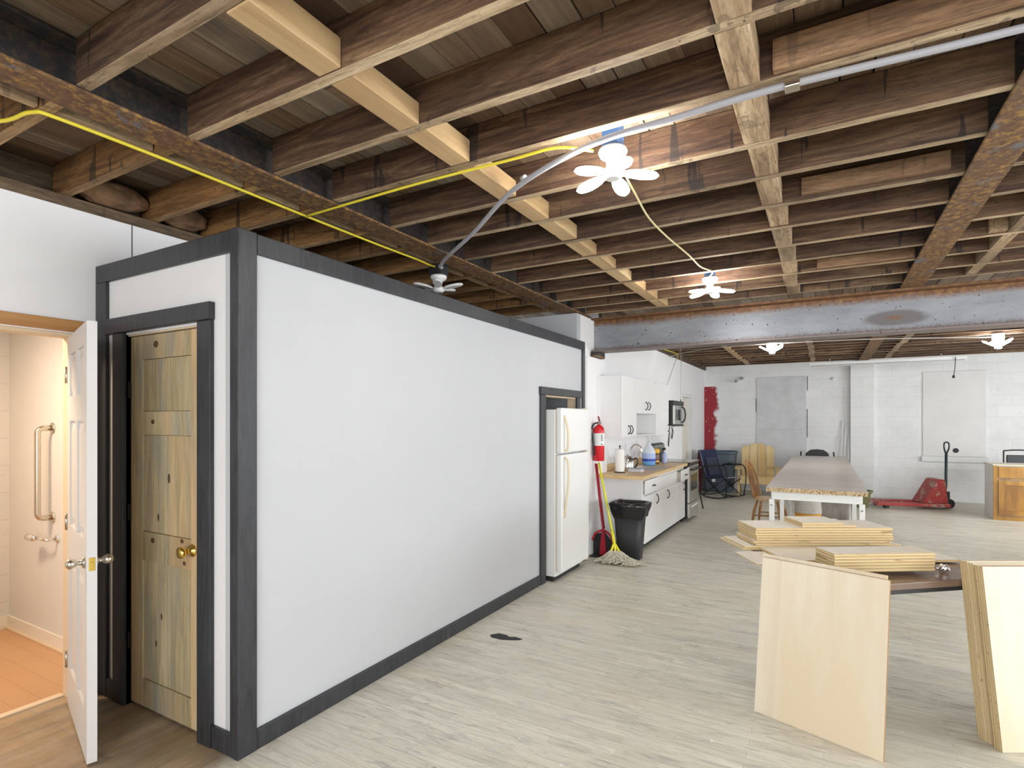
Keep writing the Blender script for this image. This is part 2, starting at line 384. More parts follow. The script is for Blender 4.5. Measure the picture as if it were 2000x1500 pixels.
def knotty():
    g = G('blue_stained_pine', .55)
    f = g.noise(g.coord((1, 1, .06)), 26, 6, .7, 1.4)
    c = g.ramp(f, [(.3, (.28, .22, .11)), (.5, (.48, .385, .22)), (.7, (.60, .50, .31))])
    p = g.noise(g.coord((1, 1, .18)), 7, 5, .65, .6)
    c = g.mix(g.math('MULTIPLY', g.step(p, .48, .66), .75), c, (.30, .30, .26))
    q = g.noise(g.coord((1, 1, .1)), 3.5, 2, .5); c = g.mix(g.math('MULTIPLY', g.step(q, .55, .62), .55), c, (.66, .42, .22))
    oi = g.n('ShaderNodeObjectInfo'); x = g.n('ShaderNodeHueSaturation', i_Color=c)
    g.nt.links.new(g.n('ShaderNodeMapRange', i_0=oi.outputs['Random'], i_3=.85, i_4=1.15).outputs[0], x.inputs['Value'])
    g.col(x.outputs[0]); g.bump(f, .15, .003); return g.m
m_pine = knotty()
m_knot = wood('dark_pine_knot', 'y', [(.06, .03, .015), (.16, .09, .045)], 40, .6)
m_orange = wood('orange_stained_casing', 'y', [(.30, .12, .03), (.45, .21, .06), (.52, .27, .09)], 16, .35)
m_lightjamb = M0('bare_light_jamb', (.66, .52, .36), .6)
m_doorwhite = drywall('white_door_paint', (.63, .62, .61), .01, 3, .02, .4)
def vinyl():
    g = G('orange_plank_vinyl', .4); v = g.tc.outputs['Object']
    b = g.n('ShaderNodeTexBrick', i_Vector=v, i_Scale=1.0)
    for k, cc in (('Color1', (.50, .28, .14, 1)), ('Color2', (.56, .35, .19, 1)), ('Mortar', (.42, .22, .10, 1))): b.inputs[k].default_value = cc
    b.inputs['Mortar Size'].default_value = .002; b.inputs['Brick Width'].default_value = 1.1; b.inputs['Row Height'].default_value = .12
    f = g.noise(g.coord((.1, 1, 1), rnd=False), 24, 5); g.col(g.mix(g.math('MULTIPLY', f, .4), b.outputs['Color'], (.50, .27, .12))); return g.m
m_vinyl = vinyl()
m_cream = M0('cream_base', (.74, .70, .62), .5)
m_chrome = M0('chrome', (.8, .8, .8), .14, 1)
m_nickel = M0('satin_nickel', (.62, .57, .48), .25, 1)
m_brass = M0('polished_brass', (.85, .62, .16), .15, 1)
m_enamel = drywall('fridge_enamel', (.80, .81, .80), .01, 2, .06, .32, 200)
m_yellowed = M0('yellowed_plastic', (.70, .60, .42), .45)
m_cab = drywall('white_cabinet_paint', (.80, .80, .80), .01, 2, .02, .4)
m_cabraw = M0('raw_cabinet_inside', (.55, .52, .45), .7)  # dull beige for the drawer box
m_blk = M0('black_metal', (.012, .012, .013), .4, .3)
m_blkpl = M0('black_plastic', (.018, .019, .022), .45)
m_bag = M0('black_bin_liner', (.012, .012, .014), .22)
m_red = M0('red_enamel', (.62, .012, .02), .25)
m_redpl = M0('red_plastic', (.36, .015, .03), .4)
m_yel = M0('yellow_plastic', (.80, .78, .03), .4)
m_label = M0('white_label', (.75, .76, .74), .5)
m_butcher = wood('butcher_block', 'y', [(.56, .36, .16), (.68, .48, .24), (.76, .57, .32)], 18, .4, .08)
m_stainless = M0('brushed_stainless', (.60, .59, .56), .3, .9)
m_glassblk = M0('dark_oven_glass', (.02, .022, .02), .08)
m_greymetal = M0('grey_panel', (.30, .31, .29), .4, .4)
m_blue = M0('navy_fabric', (.018, .026, .07), .85)
m_bluem = M0('navy_mesh_fabric', (.045, .055, .09), .9)
m_piping = M0('pale_piping', (.42, .46, .55), .7)
m_paper = M0('paper', (.82, .82, .80), .8)
m_tub = drywall('blue_grey_tub_plastic', (.14, .19, .24), .25, 6, .05, .5)
m_adir = wood('raw_yellow_pine', 'z', [(.62, .44, .19), (.74, .57, .28), (.80, .64, .36)], 12, .6, patch=(.66, .46, .2), knots=(.17, .09, .04))
m_oak = wood('varnished_oak', 'z', [(.24, .11, .035), (.38, .19, .07), (.48, .27, .11)], 16, .3)
m_oakpale = wood('worn_oak_seat', 'x', [(.56, .36, .2), (.68, .48, .3)], 16, .3)
m_toplam = wood('grey_woodgrain_laminate', 'x', [(.54, .45, .39), (.70, .62, .56), (.80, .74, .69)], 10, .28, .12, bump=.02)
def chip():
    g = G('torn_chipboard_edge', .8); f = g.noise(g.coord(rnd=False), 70, 4, .7)
    g.col(g.ramp(f, [(.35, (.14, .08, .04)), (.5, (.50, .36, .2)), (.65, (.72, .6, .42))])); g.bump(f, .6, .006); return g.m
m_chip = chip()
m_palewhite = M0('white_painted_timber', (.80, .81, .80), .5)
m_foil = M0('crumpled_foil', (.85, .85, .87), .22, 1)
m_brownlam = wood('brown_table_laminate', 'x', [(.15, .095, .07), (.22, .15, .11)], 8, .22, .1, bump=.02)
m_knottycab = wood('honey_knotty_cabinet', 'z', [(.34, .16, .025), (.50, .26, .05), (.60, .35, .09)], 9, .4, patch=(.28, .13, .03), knots=(.08, .035, .01))
m_olive = M0('olive_plastic', (.20, .20, .085), .6)
m_rope = M0('grey_rope', (.58, .55, .50), .9)
m_bucket = M0('orange_bucket', (.70, .33, .04), .5)
m_yelcable = M0('yellow_cable', (.72, .60, .04), .45)
m_conduit = M0('grey_conduit', (.36, .36, .39), .5, 0)
m_lampwhite = M0('lamp_plastic', (.78, .78, .77), .4)
m_led = M0('lit_led_lens', (1, 1, 1), .4, emit=(1, .985, .96), es=LED)
m_bluebox = M0('blue_plastic_box', (.06, .13, .28), .5)
m_ledoff = M0('unlit_led_lens', (.80, .80, .79), .35)
def jackred():
    g = G('chipped_red_jack_paint', .5); n = g.noise(g.coord(), 6, 6, .75, .6)
    c = g.ramp(n, [(.4, (.36, .03, .03)), (.55, (.42, .06, .05)), (.6, (.45, .38, .32)), (.68, (.40, .10, .08))]); g.col(c); return g.m
m_jack = jackred()
m_jackgreen = M0('dark_green_handle', (.03, .055, .055), .4, .3)
m_insul = drywall('kraft_insulation', (.30, .17, .09), .35, 7, .6, .8, 15)
m_patch = M0('black_rubber_scrap', (.03, .03, .033), .7)
m_mop = M0('cotton_mop_strands', (.62, .58, .48), .95)
m_boot = M0('brown_boot_leather', (.16, .12, .08), .8)
m_threshold = M0('bare_threshold', (.72, .60, .45), .5)

# ================================================================= SETTING
XL, XR, YF, YB, ZJ = -3.62, 5.2, 13.35, -3.6, 2.79
def quadbox(*a): return MB().box(*a)
b = MB().box(-5.5, XR+.15, YB-.15, YF+.15, -.12, 0); struct('floor', b, m_floor, label='worn grey strip floor').location
f = bpy.data.objects['floor']
for v in f.data.vertices: v.co += f.location
f.location = (0, 0, 0)

# deck of old boards above the joists
b = MB(); x = -3.9
while x < XR+.1:
    wd = random.choice((.12, .14, .14, .15)); y = YB - random.uniform(0, 2)
    while y < YF+.1:
        L = random.uniform(1.3, 3.4); z = 2.968 + random.uniform(0, .005)
        b.box(x, x+wd-random.uniform(.002, .009), max(y, YB-.1), min(y+L, YF+.14)-.003, z, z+.02); y += L
    x += wd
struct('ceiling', b, m_deck, label='deck of old boards above the joists')
struct('ceiling', quadbox(-3.95, XR+.15, YB-.15, YF+.15, 3.0, 3.06), m_plate)

# left wall with the washroom doorway
b = MB(); t = .12
b.box(XL-t, XL, YB, .60, 0, 2.725); b.box(XL-t, XL, 1.475, 5.86, 0, 2.725); b.box(XL-t, XL, .60, 1.475, 2.035, 2.725)
struct('wall_left', b, m_kwhite)
struct('trim_1', quadbox(XL-t, XL-.005, YB, 5.86, 2.726, 2.788), m_plate, label='dark timber plate on top of the left wall')
struct('trim_2', quadbox(XL+.0005, XL+.003, 1.757, 1.761, 2.10, 2.724), m_patch)      # open seam between wall boards
b = MB().box(XL-.02, XL+.018, .52, 1.51, 2.04, 2.105); b.box(XL-.001, XL+.018, .53, .60, 0, 2.04)
struct('trim_3', b, m_orange, bev=.003, label='orange stained washroom door casing')
b = MB().box(XL-t, XL-.021, .601, 1.474, 2.015, 2.034); b.box(XL-t, XL-.001, 1.461, 1.474, 0, 2.015); b.box(XL-t, XL-.001, .601, .615, 0, 2.015)
struct('trim_4', b, m_lightjamb)
struct('trim_5', quadbox(XL-t-.03, XL-t+.015, .615, 1.46, .001, .008), m_threshold, label='pale strip across the washroom threshold')

struct('trim_23', quadbox(XL-.34, XL-.125, YB, 5.86, 2.70, 2.966), m_plate)
# washroom
BX, BY = -5.31, 1.74
struct('floor', quadbox(BX, XL-t-.01, -.9, BY, .0005, .005), m_vinyl, label='orange plank floor of the washroom')
struct('wall_bath_back', quadbox(BX-.1, XL-t, BY, BY+.1, 0, 2.4), m_textured)
struct('wall_bath_side', quadbox(BX-.12, BX, -.9, BY, 0, 2.4), m_blockbath)
struct('wall_bath_front', quadbox(BX-.1, XL-t, -1.0, -.9, 0, 2.4), m_textured)
struct('ceiling', quadbox(BX-.1, XL-t, -1.0, BY+.1, 2.4, 2.45), m_whitew)
struct('baseboard_bath', quadbox(BX, XL-t-.001, BY-.012, BY-.0005, .006, .10), m_cream, bev=.003)
struct('baseboard_bath', quadbox(BX+.0005, BX+.012, -.9, BY-.013, .006, .10), m_cream)
struct('trim_6', quadbox(BX+.013, XL-t-.001, BY-.03, BY-.0125, .006, .018), m_lightjamb)

# far, right and back walls, kitchen wall
struct('wall_far', quadbox(-2.42, XR, YF, YF+.14, 0, 2.966), block_mat('painted_block_far', 'x', .10, True))
struct('wall_right', quadbox(XR, XR+.14, YB, YF, 0, 2.96), m_blockside)
struct('wall_back', quadbox(XL, XR, YB-.14, YB, 0, 2.96), m_whitew)
b = MB(); kx = -2.42
b.box(kx-.12, kx, 5.86, 11.02, 0, 2.765); b.box(kx-.12, kx, 11.88, YF, 0, 2.765); b.box(kx-.12, kx, 11.02, 11.88, 2.03, 2.765); b.box(kx-.12, kx-.001, 6.45, YF, 2.765, 2.965)
struct('wall_kitchen', b, m_kwhite)
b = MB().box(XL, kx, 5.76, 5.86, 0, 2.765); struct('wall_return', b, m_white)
struct('trim_7', quadbox(kx, kx+.045, 5.95, 6.62, 0, 2.30), m_kwhite, label='white boxed post under the steel beam')
struct('trim_8', quadbox(kx+.0005, kx+.038, 6.45, YF-.001, 2.72, 2.965), m_plate)
struct('door_2', quadbox(kx-.10, kx-.07, 11.03, 11.87, .01, 2.025), m_cream)
b = MB().box(kx-.118, kx+.015, 10.95, 11.028, 0, 2.026); b.box(kx-.118, kx+.015, 11.872, 11.96, 0, 2.026); b.box(kx-.118, kx+.015, 10.95, 11.96, 2.0265, 2.10)
struct('trim_9', b, m_whitew, bev=.002)
b = MB().box(.47, .88, YF-.11, YF-.0005, 0, 2.75); struct('trim_10', b, block_mat('painted_pilaster', 'x', .05), bev=.006, label='white block pilaster on the far wall')
b = MB().box(-1.30, -.33, YF-.018, YF-.0005, 1.36, 2.51); b.box(-1.305, -.325, YF-.016, YF-.0005, 0.01, 1.353)
struct('door_3', b, drywall('scuffed_grey_white_board', (.72, .73, .75), .10, 3, .25, .6, 30), bev=.003, label='boarded up doorway in the far wall')
struct('trim_11', MB().box(-.318, -.306, YF-.006, YF-.0005, 1.2, 1.8).box(-.314, -.302, YF-.006, YF-.0005, 2.2, 2.5).box(-1.32, -1.309, YF-.006, YF-.0005, 1.75, 2.05), m_patch)
b = MB().box(1.68, 2.64, YF-.02, YF-.0005, .87, 2.50); struct('window_1', b, drywall('boarded_window_panel', (.82, .81, .79), .05, 2, .1), bev=.003, label='white boarded up window on the far wall')
struct('trim_12', quadbox(1.66, 2.68, YF-.05, YF-.0005, .76, .865), m_palewhite, bev=.006)
b = MB().lathe([(.045, 0), (.045, .01)], (2.19, YF-.031, .985), 20, axis='y'); o = b.build('vent_hole', m_patch); tag(o, 'round black pipe hole low in the boarded window panel', 'hole cover')

# big windows that light the room from outside the picture
for i, (y0, y1) in enumerate(((1.2, 5.4), (8.7, 11.3))):
    b = MB()
    for (a0, a1, z0, z1) in ((y0-.08, y0, .77, 2.33), (y1, y1+.08, .77, 2.33), (y0, y1, 2.25, 2.33), (y0, y1, .77, .85), ((y0+y1)/2-.03, (y0+y1)/2+.03, .85, 2.25)):
        b.box(XR-.03, XR-.001, a0, a1, z0, z1)
    struct('window_%d' % (i+2), b, m_palewhite)

# ----------------------------------------------------------------- iron and steel beams
def ibeam(name, x0, x1, y0, y1, z0, z1, along, mat, tf=.014, tw=.012):
    b = MB()
    b.box(x0, x1, y0, y1, z0, z0+tf); b.box(x0, x1, y0, y1, z1-tf, z1)
    if along == 'y': c = (x0+x1)/2; b.box(c-tw/2, c+tw/2, y0, y1, z0+tf, z1-tf)
    else: c = (y0+y1)/2; b.box(x0, x1, c-tw/2, c+tw/2, z0+tf, z1-tf)
    return b.build(name, mat, bev=.003)
IRON = ((-2.585, -2.405), (.61, .79))
for (x0, x1), lab in zip(IRON, ('long rusty iron beam running above the white partition', 'wide flaking rusty iron beam overhead at the right')):
    tag(ibeam('iron_beam', x0, x1, YB, 6.188, 2.774, 2.962, 'y', m_iron), lab, 'beam')
tag(ibeam('iron_beam', .61, .79, 6.42, YF-.002, 2.774, 2.962, 'y', m_iron), 'rusty iron beam between far room joists beyond the grey steel beam', 'beam')
tag(ibeam('steel_beam', kx+.001, XR, 6.19, 6.41, 2.372, 2.773, 'x', m_steel, .022, .02), 'deep grey steel beam crossing the room above the kitchen edge', 'beam')
o = MB().box(-2.415, -2.33, 6.17, 6.43, 2.305, 2.371).build('beam_bearing', m_iron, bev=.004); tag(o, 'small rusty bearing block under the left end of the steel beam', 'bracket')

# ----------------------------------------------------------------- joists
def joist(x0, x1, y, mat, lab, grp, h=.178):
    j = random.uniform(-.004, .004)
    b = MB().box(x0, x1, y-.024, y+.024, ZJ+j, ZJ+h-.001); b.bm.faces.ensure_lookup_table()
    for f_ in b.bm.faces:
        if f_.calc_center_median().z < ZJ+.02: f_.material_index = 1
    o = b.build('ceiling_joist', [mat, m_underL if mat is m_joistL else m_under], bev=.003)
    return tag(o, lab, 'joist', grp)
JY = [.165, .59, 1.005, 1.415, 1.84, 2.23, 2.70, 3.08, 3.52, 3.93, 4.36, 4.80, 5.21, 5.64, 6.03]
JL = [.59, 1.005, 1.43, 1.89, 2.26, 2.70, 3.10, 3.55, 3.97, 4.38, 4.80, 5.21, 5.64]
n = len(JY)
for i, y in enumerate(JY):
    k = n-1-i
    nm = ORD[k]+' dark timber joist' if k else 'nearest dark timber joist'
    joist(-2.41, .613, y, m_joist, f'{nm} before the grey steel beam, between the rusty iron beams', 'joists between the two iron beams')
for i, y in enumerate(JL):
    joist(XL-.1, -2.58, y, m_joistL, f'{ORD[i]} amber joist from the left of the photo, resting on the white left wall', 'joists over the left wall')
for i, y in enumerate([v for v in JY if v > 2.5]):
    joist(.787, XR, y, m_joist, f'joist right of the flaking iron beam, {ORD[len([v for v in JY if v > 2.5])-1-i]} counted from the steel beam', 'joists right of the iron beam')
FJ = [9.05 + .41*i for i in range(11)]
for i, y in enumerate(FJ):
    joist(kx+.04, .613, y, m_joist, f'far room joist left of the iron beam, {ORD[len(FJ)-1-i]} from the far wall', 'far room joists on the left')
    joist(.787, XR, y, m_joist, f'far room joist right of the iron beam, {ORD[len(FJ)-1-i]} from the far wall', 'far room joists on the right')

def blocks(name, cx, wd, ys, mat, h, lab, grp, skew=0, z=None):
    for i, (a, c) in enumerate(zip(ys, ys[1:])):
        z0 = (ZJ if z is None else z) + random.uniform(-.004, .006); dx = random.uniform(-.012, .012); hh = h + random.uniform(-.01, .02)
        o = MB().box(cx+dx-wd/2, cx+dx+wd/2, a+.0265, c-.0265, z0, z0+hh).build('joist_blocking', mat, bev=.004)
        tag(o, lab % ORD[i], 'wooden block', grp)
blocks('b', -1.53, .11, JY[2:], m_newblk, .085, 'pale new pine block between joists, %s in the left row from the photo top', 'new pine blocking row')
blocks('b', -.25, .105, JY[3:], m_oldblk, .12, 'old split timber block between joists, %s in the middle row from the photo top', 'old blocking row')
blocks('b', 1.08, .08, JY[9:], m_oldblk, .12, 'weathered block right of the iron beam, %s in its row from the near end', 'blocking row at the right')
blocks('b', -2.72, .035, JL[:], m_oldblk, .075, 'thin timber ledger piece beside the long iron beam, %s from the left', 'ledger pieces by the iron beam', z=2.80)
blocks('b', -1.46, .09, FJ, m_newblk, .085, 'pale block in the left row of the far room, %s from the steel beam', 'far room left blocking')
blocks('b', -.2, .09, FJ, m_oldblk, .10, 'block in the middle row of the far room, %s from the steel beam', 'far room middle blocking')
blocks('b', 1.08, .09, FJ, m_oldblk, .10, 'block in the right row of the far room, %s from the steel beam', 'far room right blocking')
for x0, x1, y, z0, z1, lab in ((-.16, .60, 2.185, 2.80, 2.91, 'reddish board nailed to the joist above the grey conduit'),
                               (-.11, .55, 3.475, 2.81, 2.90, 'split pale board nailed to a joist beside the flaking iron beam'),
                               (-.05, .60, 5.165, 2.80, 2.87, 'knotty pale board nailed low to a joist near the steel beam')):
    o = MB().box(x0, x1, y-.021, y+.019, z0, z1).build('nailed_board', m_sister, bev=.004); tag(o, lab, 'board')
o = MB().box(.95, 1.05, 4.725, 4.773, 2.80, 2.89).build('nailed_board', m_oldblk, bev=.004); tag(o, 'short offcut block nailed to a joist right of the iron beam', 'board')
for i, (y0, y1) in enumerate(((1.47, 1.85), (1.93, 2.22))):
    b = MB().blob((XL-.03, (y0+y1)/2, 2.875), 1, 3, .06, (.10, (y1-y0)/2+.01, .075))
    o = b.build('insulation_batt', m_insul)
    tag(o, ['brown crumpled insulation batt between amber joists, the left one', 'brown crumpled insulation batt between amber joists, next to the partition'][i], 'insulation', 'insulation above the left wall')

# ----------------------------------------------------------------- partition with black trim
PX, PY, PZ, PE = -2.32, 1.568, 2.43, 5.76
def part_wall():
    b = MB(); i0 = PX-.02; i1 = PX-.12
    b.box(i1, i0, PY+.02, 4.76, 0, PZ-.01); b.box(i1, i0, 5.56, PE-.001, 0, PZ-.01); b.box(i1, i0, 4.76, 5.56, 1.80, PZ-.01)
    return b
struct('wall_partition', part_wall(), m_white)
b = MB(); yc = PY+.02
b.box(XL, -3.32, yc, yc+.1, 0, PZ-.01); b.box(-2.63, PX-.121, yc, yc+.1, 0, PZ-.01); b.box(-3.32, -2.63, yc, yc+.1, 2.02, PZ-.01)
struct('wall_closet', b, m_whitew)
def trim(n_, lab, *boxes):
    b = MB()
    for q in boxes: b.box(*q)
    struct('trim_%d' % n_, b, m_black, bev=.004, label=lab)
trim(13, 'black corner post of the partition', (PX-.06, PX, PY, PY+.10, 0, PZ+.004))
trim(14, 'black rail along the top of the long white partition', (PX-.02, PX, PY+.101, PE, PZ-.095, PZ), (PX-.12, PX-.0205, PY+.101, PE, PZ-.0095, PZ))
trim(15, 'black post at the far end of the partition', (PX-.02, PX, PE-.065, PE, 0, PZ-.0955))
trim(16, 'black rail over the closet wall', (XL+.001, PX-.0605, PY, PY+.0195, PZ-.10, PZ), (XL+.001, PX-.0605, PY+.02, PY+.12, PZ-.0095, PZ))
trim(17, 'black post where the closet wall meets the left wall', (XL+.001, XL+.115, PY, PY+.0195, 0, PZ-.1005))
trim(18, 'black casing round the pine closet door', (-3.425, -3.32, PY-.004, PY+.0195, 0, 2.03), (-2.633, -2.527, PY-.004, PY+.0195, 0, 2.03), (-3.505, -2.520, PY-.012, PY+.0195, 2.0305, 2.115))
b = MB().box(-3.335, -3.32, PY+.02, PY+.12, 0, 2.02); b.box(-2.632, -2.625, PY+.02, PY+.12, 0, 2.02); struct('trim_19', b, m_black)
struct('trim_20', quadbox(-3.32, -2.632, PY+.028, PY+.12, 2.012, 2.02), m_lightjamb, label='bare wood strip over the pine door')
struct('baseboard_closet', quadbox(-2.5265, PX-.0605, PY+.002, PY+.0195, 0, .105), m_black, bev=.004)
struct('baseboard_closet', quadbox(XL+.1155, -3.4255, PY+.002, PY+.0195, 0, .105), m_black, bev=.004)
struct('baseboard_partition', quadbox(PX-.02, PX-.002, PY+.101, 4.658, 0, .095), m_black, bev=.004)
trim(21, 'black casing round the fridge niche', (PX-.02, PX+.004, 4.66, 4.76, 0, 1.80), (PX-.02, PX+.004, 5.53, 5.62, 0, 1.80), (PX-.02, PX+.008, 4.65, 5.66, 1.8005, 1.875))
b = MB().box(PX-.12, PX-.0205, 4.761, 4.775, 0, 1.80); b.box(PX-.12, PX-.0205, 5.545, 5.559, 0, 1.80); b.box(PX-.12, PX-.0205, 4.775, 5.545, 1.785, 1.799)
struct('trim_22', b, m_lightjamb)
b = MB().box(PX-1.0, PX-.12, 4.50, 4.56, 0, 2.0); b.box(PX-1.06, PX-1.0, 4.5, 5.76, 0, 2.0)
struct('wall_niche', b, m_whitew)

# ----------------------------------------------------------------- pine closet door
D = empty('closet_door', (-2.975, PY+.055, 0), 'knotty blue stained pine door with brass knob in black casing', 'door')
dx0, dx1, dy = -3.318, -2.635, PY+.04
S = .118; GL = -2.985   # stile width, groove
def dpart(nm, x0, x1, z0, z1, dep=0, mat=m_pine): return MB().box(x0, x1, dy+dep, dy+.035, z0, z1).build(nm, mat, D, bev=.002)
dpart('stile', dx0, dx0+S, .012, 2.008); dpart('stile', dx1-S, dx1, .012, 2.008)
rx0, rx1 = dx0+S+.001, dx1-S-.001
for z0, z1 in ((1.88, 2.008), (1.475, 1.60), (.80, .955), (.012, .16)): dpart('rail', rx0, rx1, z0, z1)
for z0, z1 in ((1.6015, 1.8785), (.9565, 1.4735), (.1615, .7985)):
    dpart('panel', rx0, GL-.002, z0, z1, .007); dpart('panel', GL+.002, rx1, z0, z1, .007)
for x, z, r in ((-3.07, 1.955, .020), (-3.10, 1.545, .014), (-3.10, .915, .016), (-2.83, .94, .013), (-2.81, .83, .012)):
    MB().lathe([(r, 0), (r*.6, -.0012)], (x, dy, z), 14, axis='y', sx=1.2, sy=.9).build('knot', m_knot, D)
for x, z, r in ((-3.06, 1.04, .014), (-2.96, 1.25, .017), (-3.03, .52, .012), (-3.08, .37, .012)):
    MB().lathe([(r, 0), (r*.6, -.0012)], (x, dy+.007, z), 14, axis='y', sx=.7, sy=1.5).build('knot', m_knot, D)
kp = [(.031, 0), (.031, -.006), (.013, -.012), (.012, -.035), (.024, -.045), (.029, -.058), (.026, -.068), (.012, -.073)]
o = MB().lathe(kp, (-2.735, dy-.0005, .905), 24, axis='y').build('door_knob', m_brass, D); o['label'] = 'polished brass knob'
for z in (1.72, 1.05, .35): MB().box(dx0-.012, dx0+.006, dy-.018, dy-.001, z-.045, z+.045).build('hinge', m_blk, D)

# ----------------------------------------------------------------- white six panel washroom door, standing open
W = empty('washroom_door', (0, 0, 0), 'white six panel door standing open beside the washroom', 'door')
WL = .755; TH = .038
b = MB()
def slab(x0, x1, z0, z1, y0=0, y1=TH): b.box(x0, x1, y0, y1, z0, z1)
cols = ((.11, .345), (.415, .65)); rows = ((.23, .83), (1.0, 1.55), (1.68, 1.90))
slab(0, .11, .012, 2.0); slab(.65, WL, .012, 2.0)
slab(.345, .415, .012, 2.0)
for z0, z1 in ((.012, .23), (.83, 1.0), (1.55, 1.68), (1.90, 2.0)):
    for a, c in cols: slab(a, c, z0, z1)
b.build('door_frame', m_doorwhite, W, bev=.0)
for a, c in cols:
    for z0, z1 in rows:
        b = MB(); b.box(a, c, .012, TH-.012, z0, z1)
        for s_ in (0, 1):                                        # raised field with sloping margins
            y0, y1 = (.012, .003) if s_ == 0 else (TH-.012, TH-.003); m_ = .03; k_ = .05
            A = [b.bm.verts.new(p) for p in ((a+.012, y0, z0+.012), (c-.012, y0, z0+.012), (c-.012, y0, z1-.012), (a+.012, y0, z1-.012))]
            Bq = [b.bm.verts.new(p) for p in ((a+k_, y1, z0+k_), (c-k_, y1, z0+k_), (c-k_, y1, z1-k_), (a+k_, y1, z1-k_))]
            b.bm.faces.new(Bq)
            for i in range(4): b.bm.faces.new([A[i], A[(i+1) % 4], Bq[(i+1) % 4], Bq[i]])
        b.build('door_panel', m_doorwhite, W)
kn = [(.028, 0), (.028, .006), (.012, .012), (.011, .025), (.018, .034), (.024, .047), (.023, .058), (.013, .068), (.005, .070)]
MB().lathe([(r, -h) for r, h in kn], (WL-.07, -.0005, .905), 24, axis='y').build('door_knob', m_nickel, W)
MB().lathe([(r, TH+h) for r, h in kn], (WL-.07, .0005, .905), 24, axis='y').build('door_knob', m_nickel, W)
MB().box(WL, WL+.002, .007, TH-.007, .875, .935).box(WL+.002, WL+.006, .013, TH-.013, .895, .915).build('latch_plate', m_brass, W, bev=.001)
for z in (.25, 1.0, 1.8): MB().lathe([(.007, -.045), (.007, .045)], (-.006, -.004, z), 10).build('hinge', m_nickel, W)
W.location = (XL+.025, 1.425, 0); W.rotation_euler = (0, 0, math.radians(-16.5))

# ----------------------------------------------------------------- washroom fittings
gx = -4.60; gy = BY-.0005
gb = empty('grab_bar', (gx, gy, .88), 'curved steel grab bar on the washroom wall', 'grab bar')
pts = [(gx, gy-.006, 1.50)] + [(gx, gy-.05-.035*math.sin(a), 1.50-.035*(1-math.cos(a))) for a in (0, .4, .8, 1.2, 1.57)]
pts = pts + [(p[0], p[1], 2.39-p[2]) for p in reversed(pts)]
MB().tube(pts, .018, 14).build('bar', m_nickel, gb)
for z in (1.50, .89): MB().lathe([(.038, 0), (.038, -.006), (.03, -.009)], (gx, gy, z), 20, axis='y').build('flange', m_nickel, gb)
th = empty('paper_holder', (-4.55, gy, .73), 'chrome lever style holder below the grab bar', 'holder')
MB().lathe([(.028, 0), (.028, -.006), (.018, -.012)], (-4.53, gy, .75), 18, axis='y').build('mount', m_chrome, th)
MB().tube([(-4.53, gy-.01, .75), (-4.53, gy-.06, .75), (-4.58, gy-.075, .755), (-4.66, gy-.08, .76)], .009, 10).build('arm', m_chrome, th)
MB().lathe([(.012, 0), (.024, .01), (.026, .05), (.02, .10), (.008, .115)], (-4.76, gy-.08, .755), 16, axis='x').build('roller', m_chrome, th)
bt = empty('boot', (-5.22, 1.56, .005), 'brown boot on the washroom floor in the corner', 'boot')
b = MB().tube([(-5.40+.17, 1.30, .05), (-5.23, 1.40, .055), (-5.225, 1.50, .06), (-5.22, 1.58, .05)], [.05, .058, .055, .035], 14); b.xform(Matrix.Identity(4)); b.build('upper', m_boot, bt)
MB().box(-5.28, -5.17, 1.26, 1.61, .006, .03).build('sole', m_blkpl, bt, bev=.008)
dome = empty('bath_dome_lamp', (-4.15, .80, 2.32), 'round ceiling lamp inside the washroom', 'lamp')
MB().lathe([(.15, 2.399), (.15, 2.37), (.13, 2.345)], (-4.15, .80, 0), 28).build('lamp_base', m_lampwhite, dome)

# ----------------------------------------------------------------- fan shaped lamps
def fan_lamp(loc, lab, rotz=0, lit=True, drop=.0, blades=5, tilt=-8):
    x, y, z = loc
    L = empty('fan_lamp', (x, y, z), lab, 'lamp', 'fan shaped lamps on the ceiling')
    MB().lathe([(.062, 0), (.066, -.012), (.058, -.03), (.032, -.045), (.028, -.07)], (x, y, z), 28).build('lamp_base', m_lampwhite, L)
    MB().lathe([(.020, -.07), (.024, -.078), (.04, -.09), (.045, -.12), (.030, -.135)], (x, y, z), 24).build('hub', m_lampwhite, L)
    for k in range(blades):
        b = MB(); n_ = 20; ring = {0: [], 1: [], 2: []}
        for i in range(n_):
            a = 2*PI*i/n_; u = .125 + .082*math.cos(a); v = .036*math.sin(a)*(1 + .12*math.cos(a))
            for j, (hh, q) in enumerate(((.008, .9), (0, 1), (-.009, .88))):
                ring[j].append(b.bm.verts.new((.125+(u-.125)*q, v*q, hh)))
        b.bm.faces.new(ring[0]); b.bm.faces.new(ring[2])
        for j in (0, 1):
            for i in range(n_): b.bm.faces.new([ring[j][i], ring[j][(i+1) % n_], ring[j+1][(i+1) % n_], ring[j+1][i]])
        b.xform(Matrix.Translation((x, y, z-.105)) @ Matrix.Rotation(math.radians(rotz + 360/blades*k), 4, 'Z') @ Matrix.Rotation(math.radians(-tilt), 4, 'Y'))
        b.build('blade', m_led if lit else m_ledoff, L)
    return L
fan_lamp((-.84, 2.42, ZJ-.001), 'nearest lit fan lamp, below the joists beside the grey conduit', 20)
fan_lamp((-.86, 5.00, ZJ-.001), 'lit fan lamp just in front of the grey steel beam', 10)
fan_lamp((-.69, 9.30, 2.70), 'lit fan lamp beyond the steel beam, the left of the far two', 40, tilt=30)
fan_lamp((2.15, 10.2, 2.70), 'lit fan lamp beyond the steel beam at the right edge', 30, tilt=30)
fan_lamp((-2.66, 3.52, 2.70), 'unlit grey white fan lamp above the partition top rail', 15, lit=False, tilt=8)
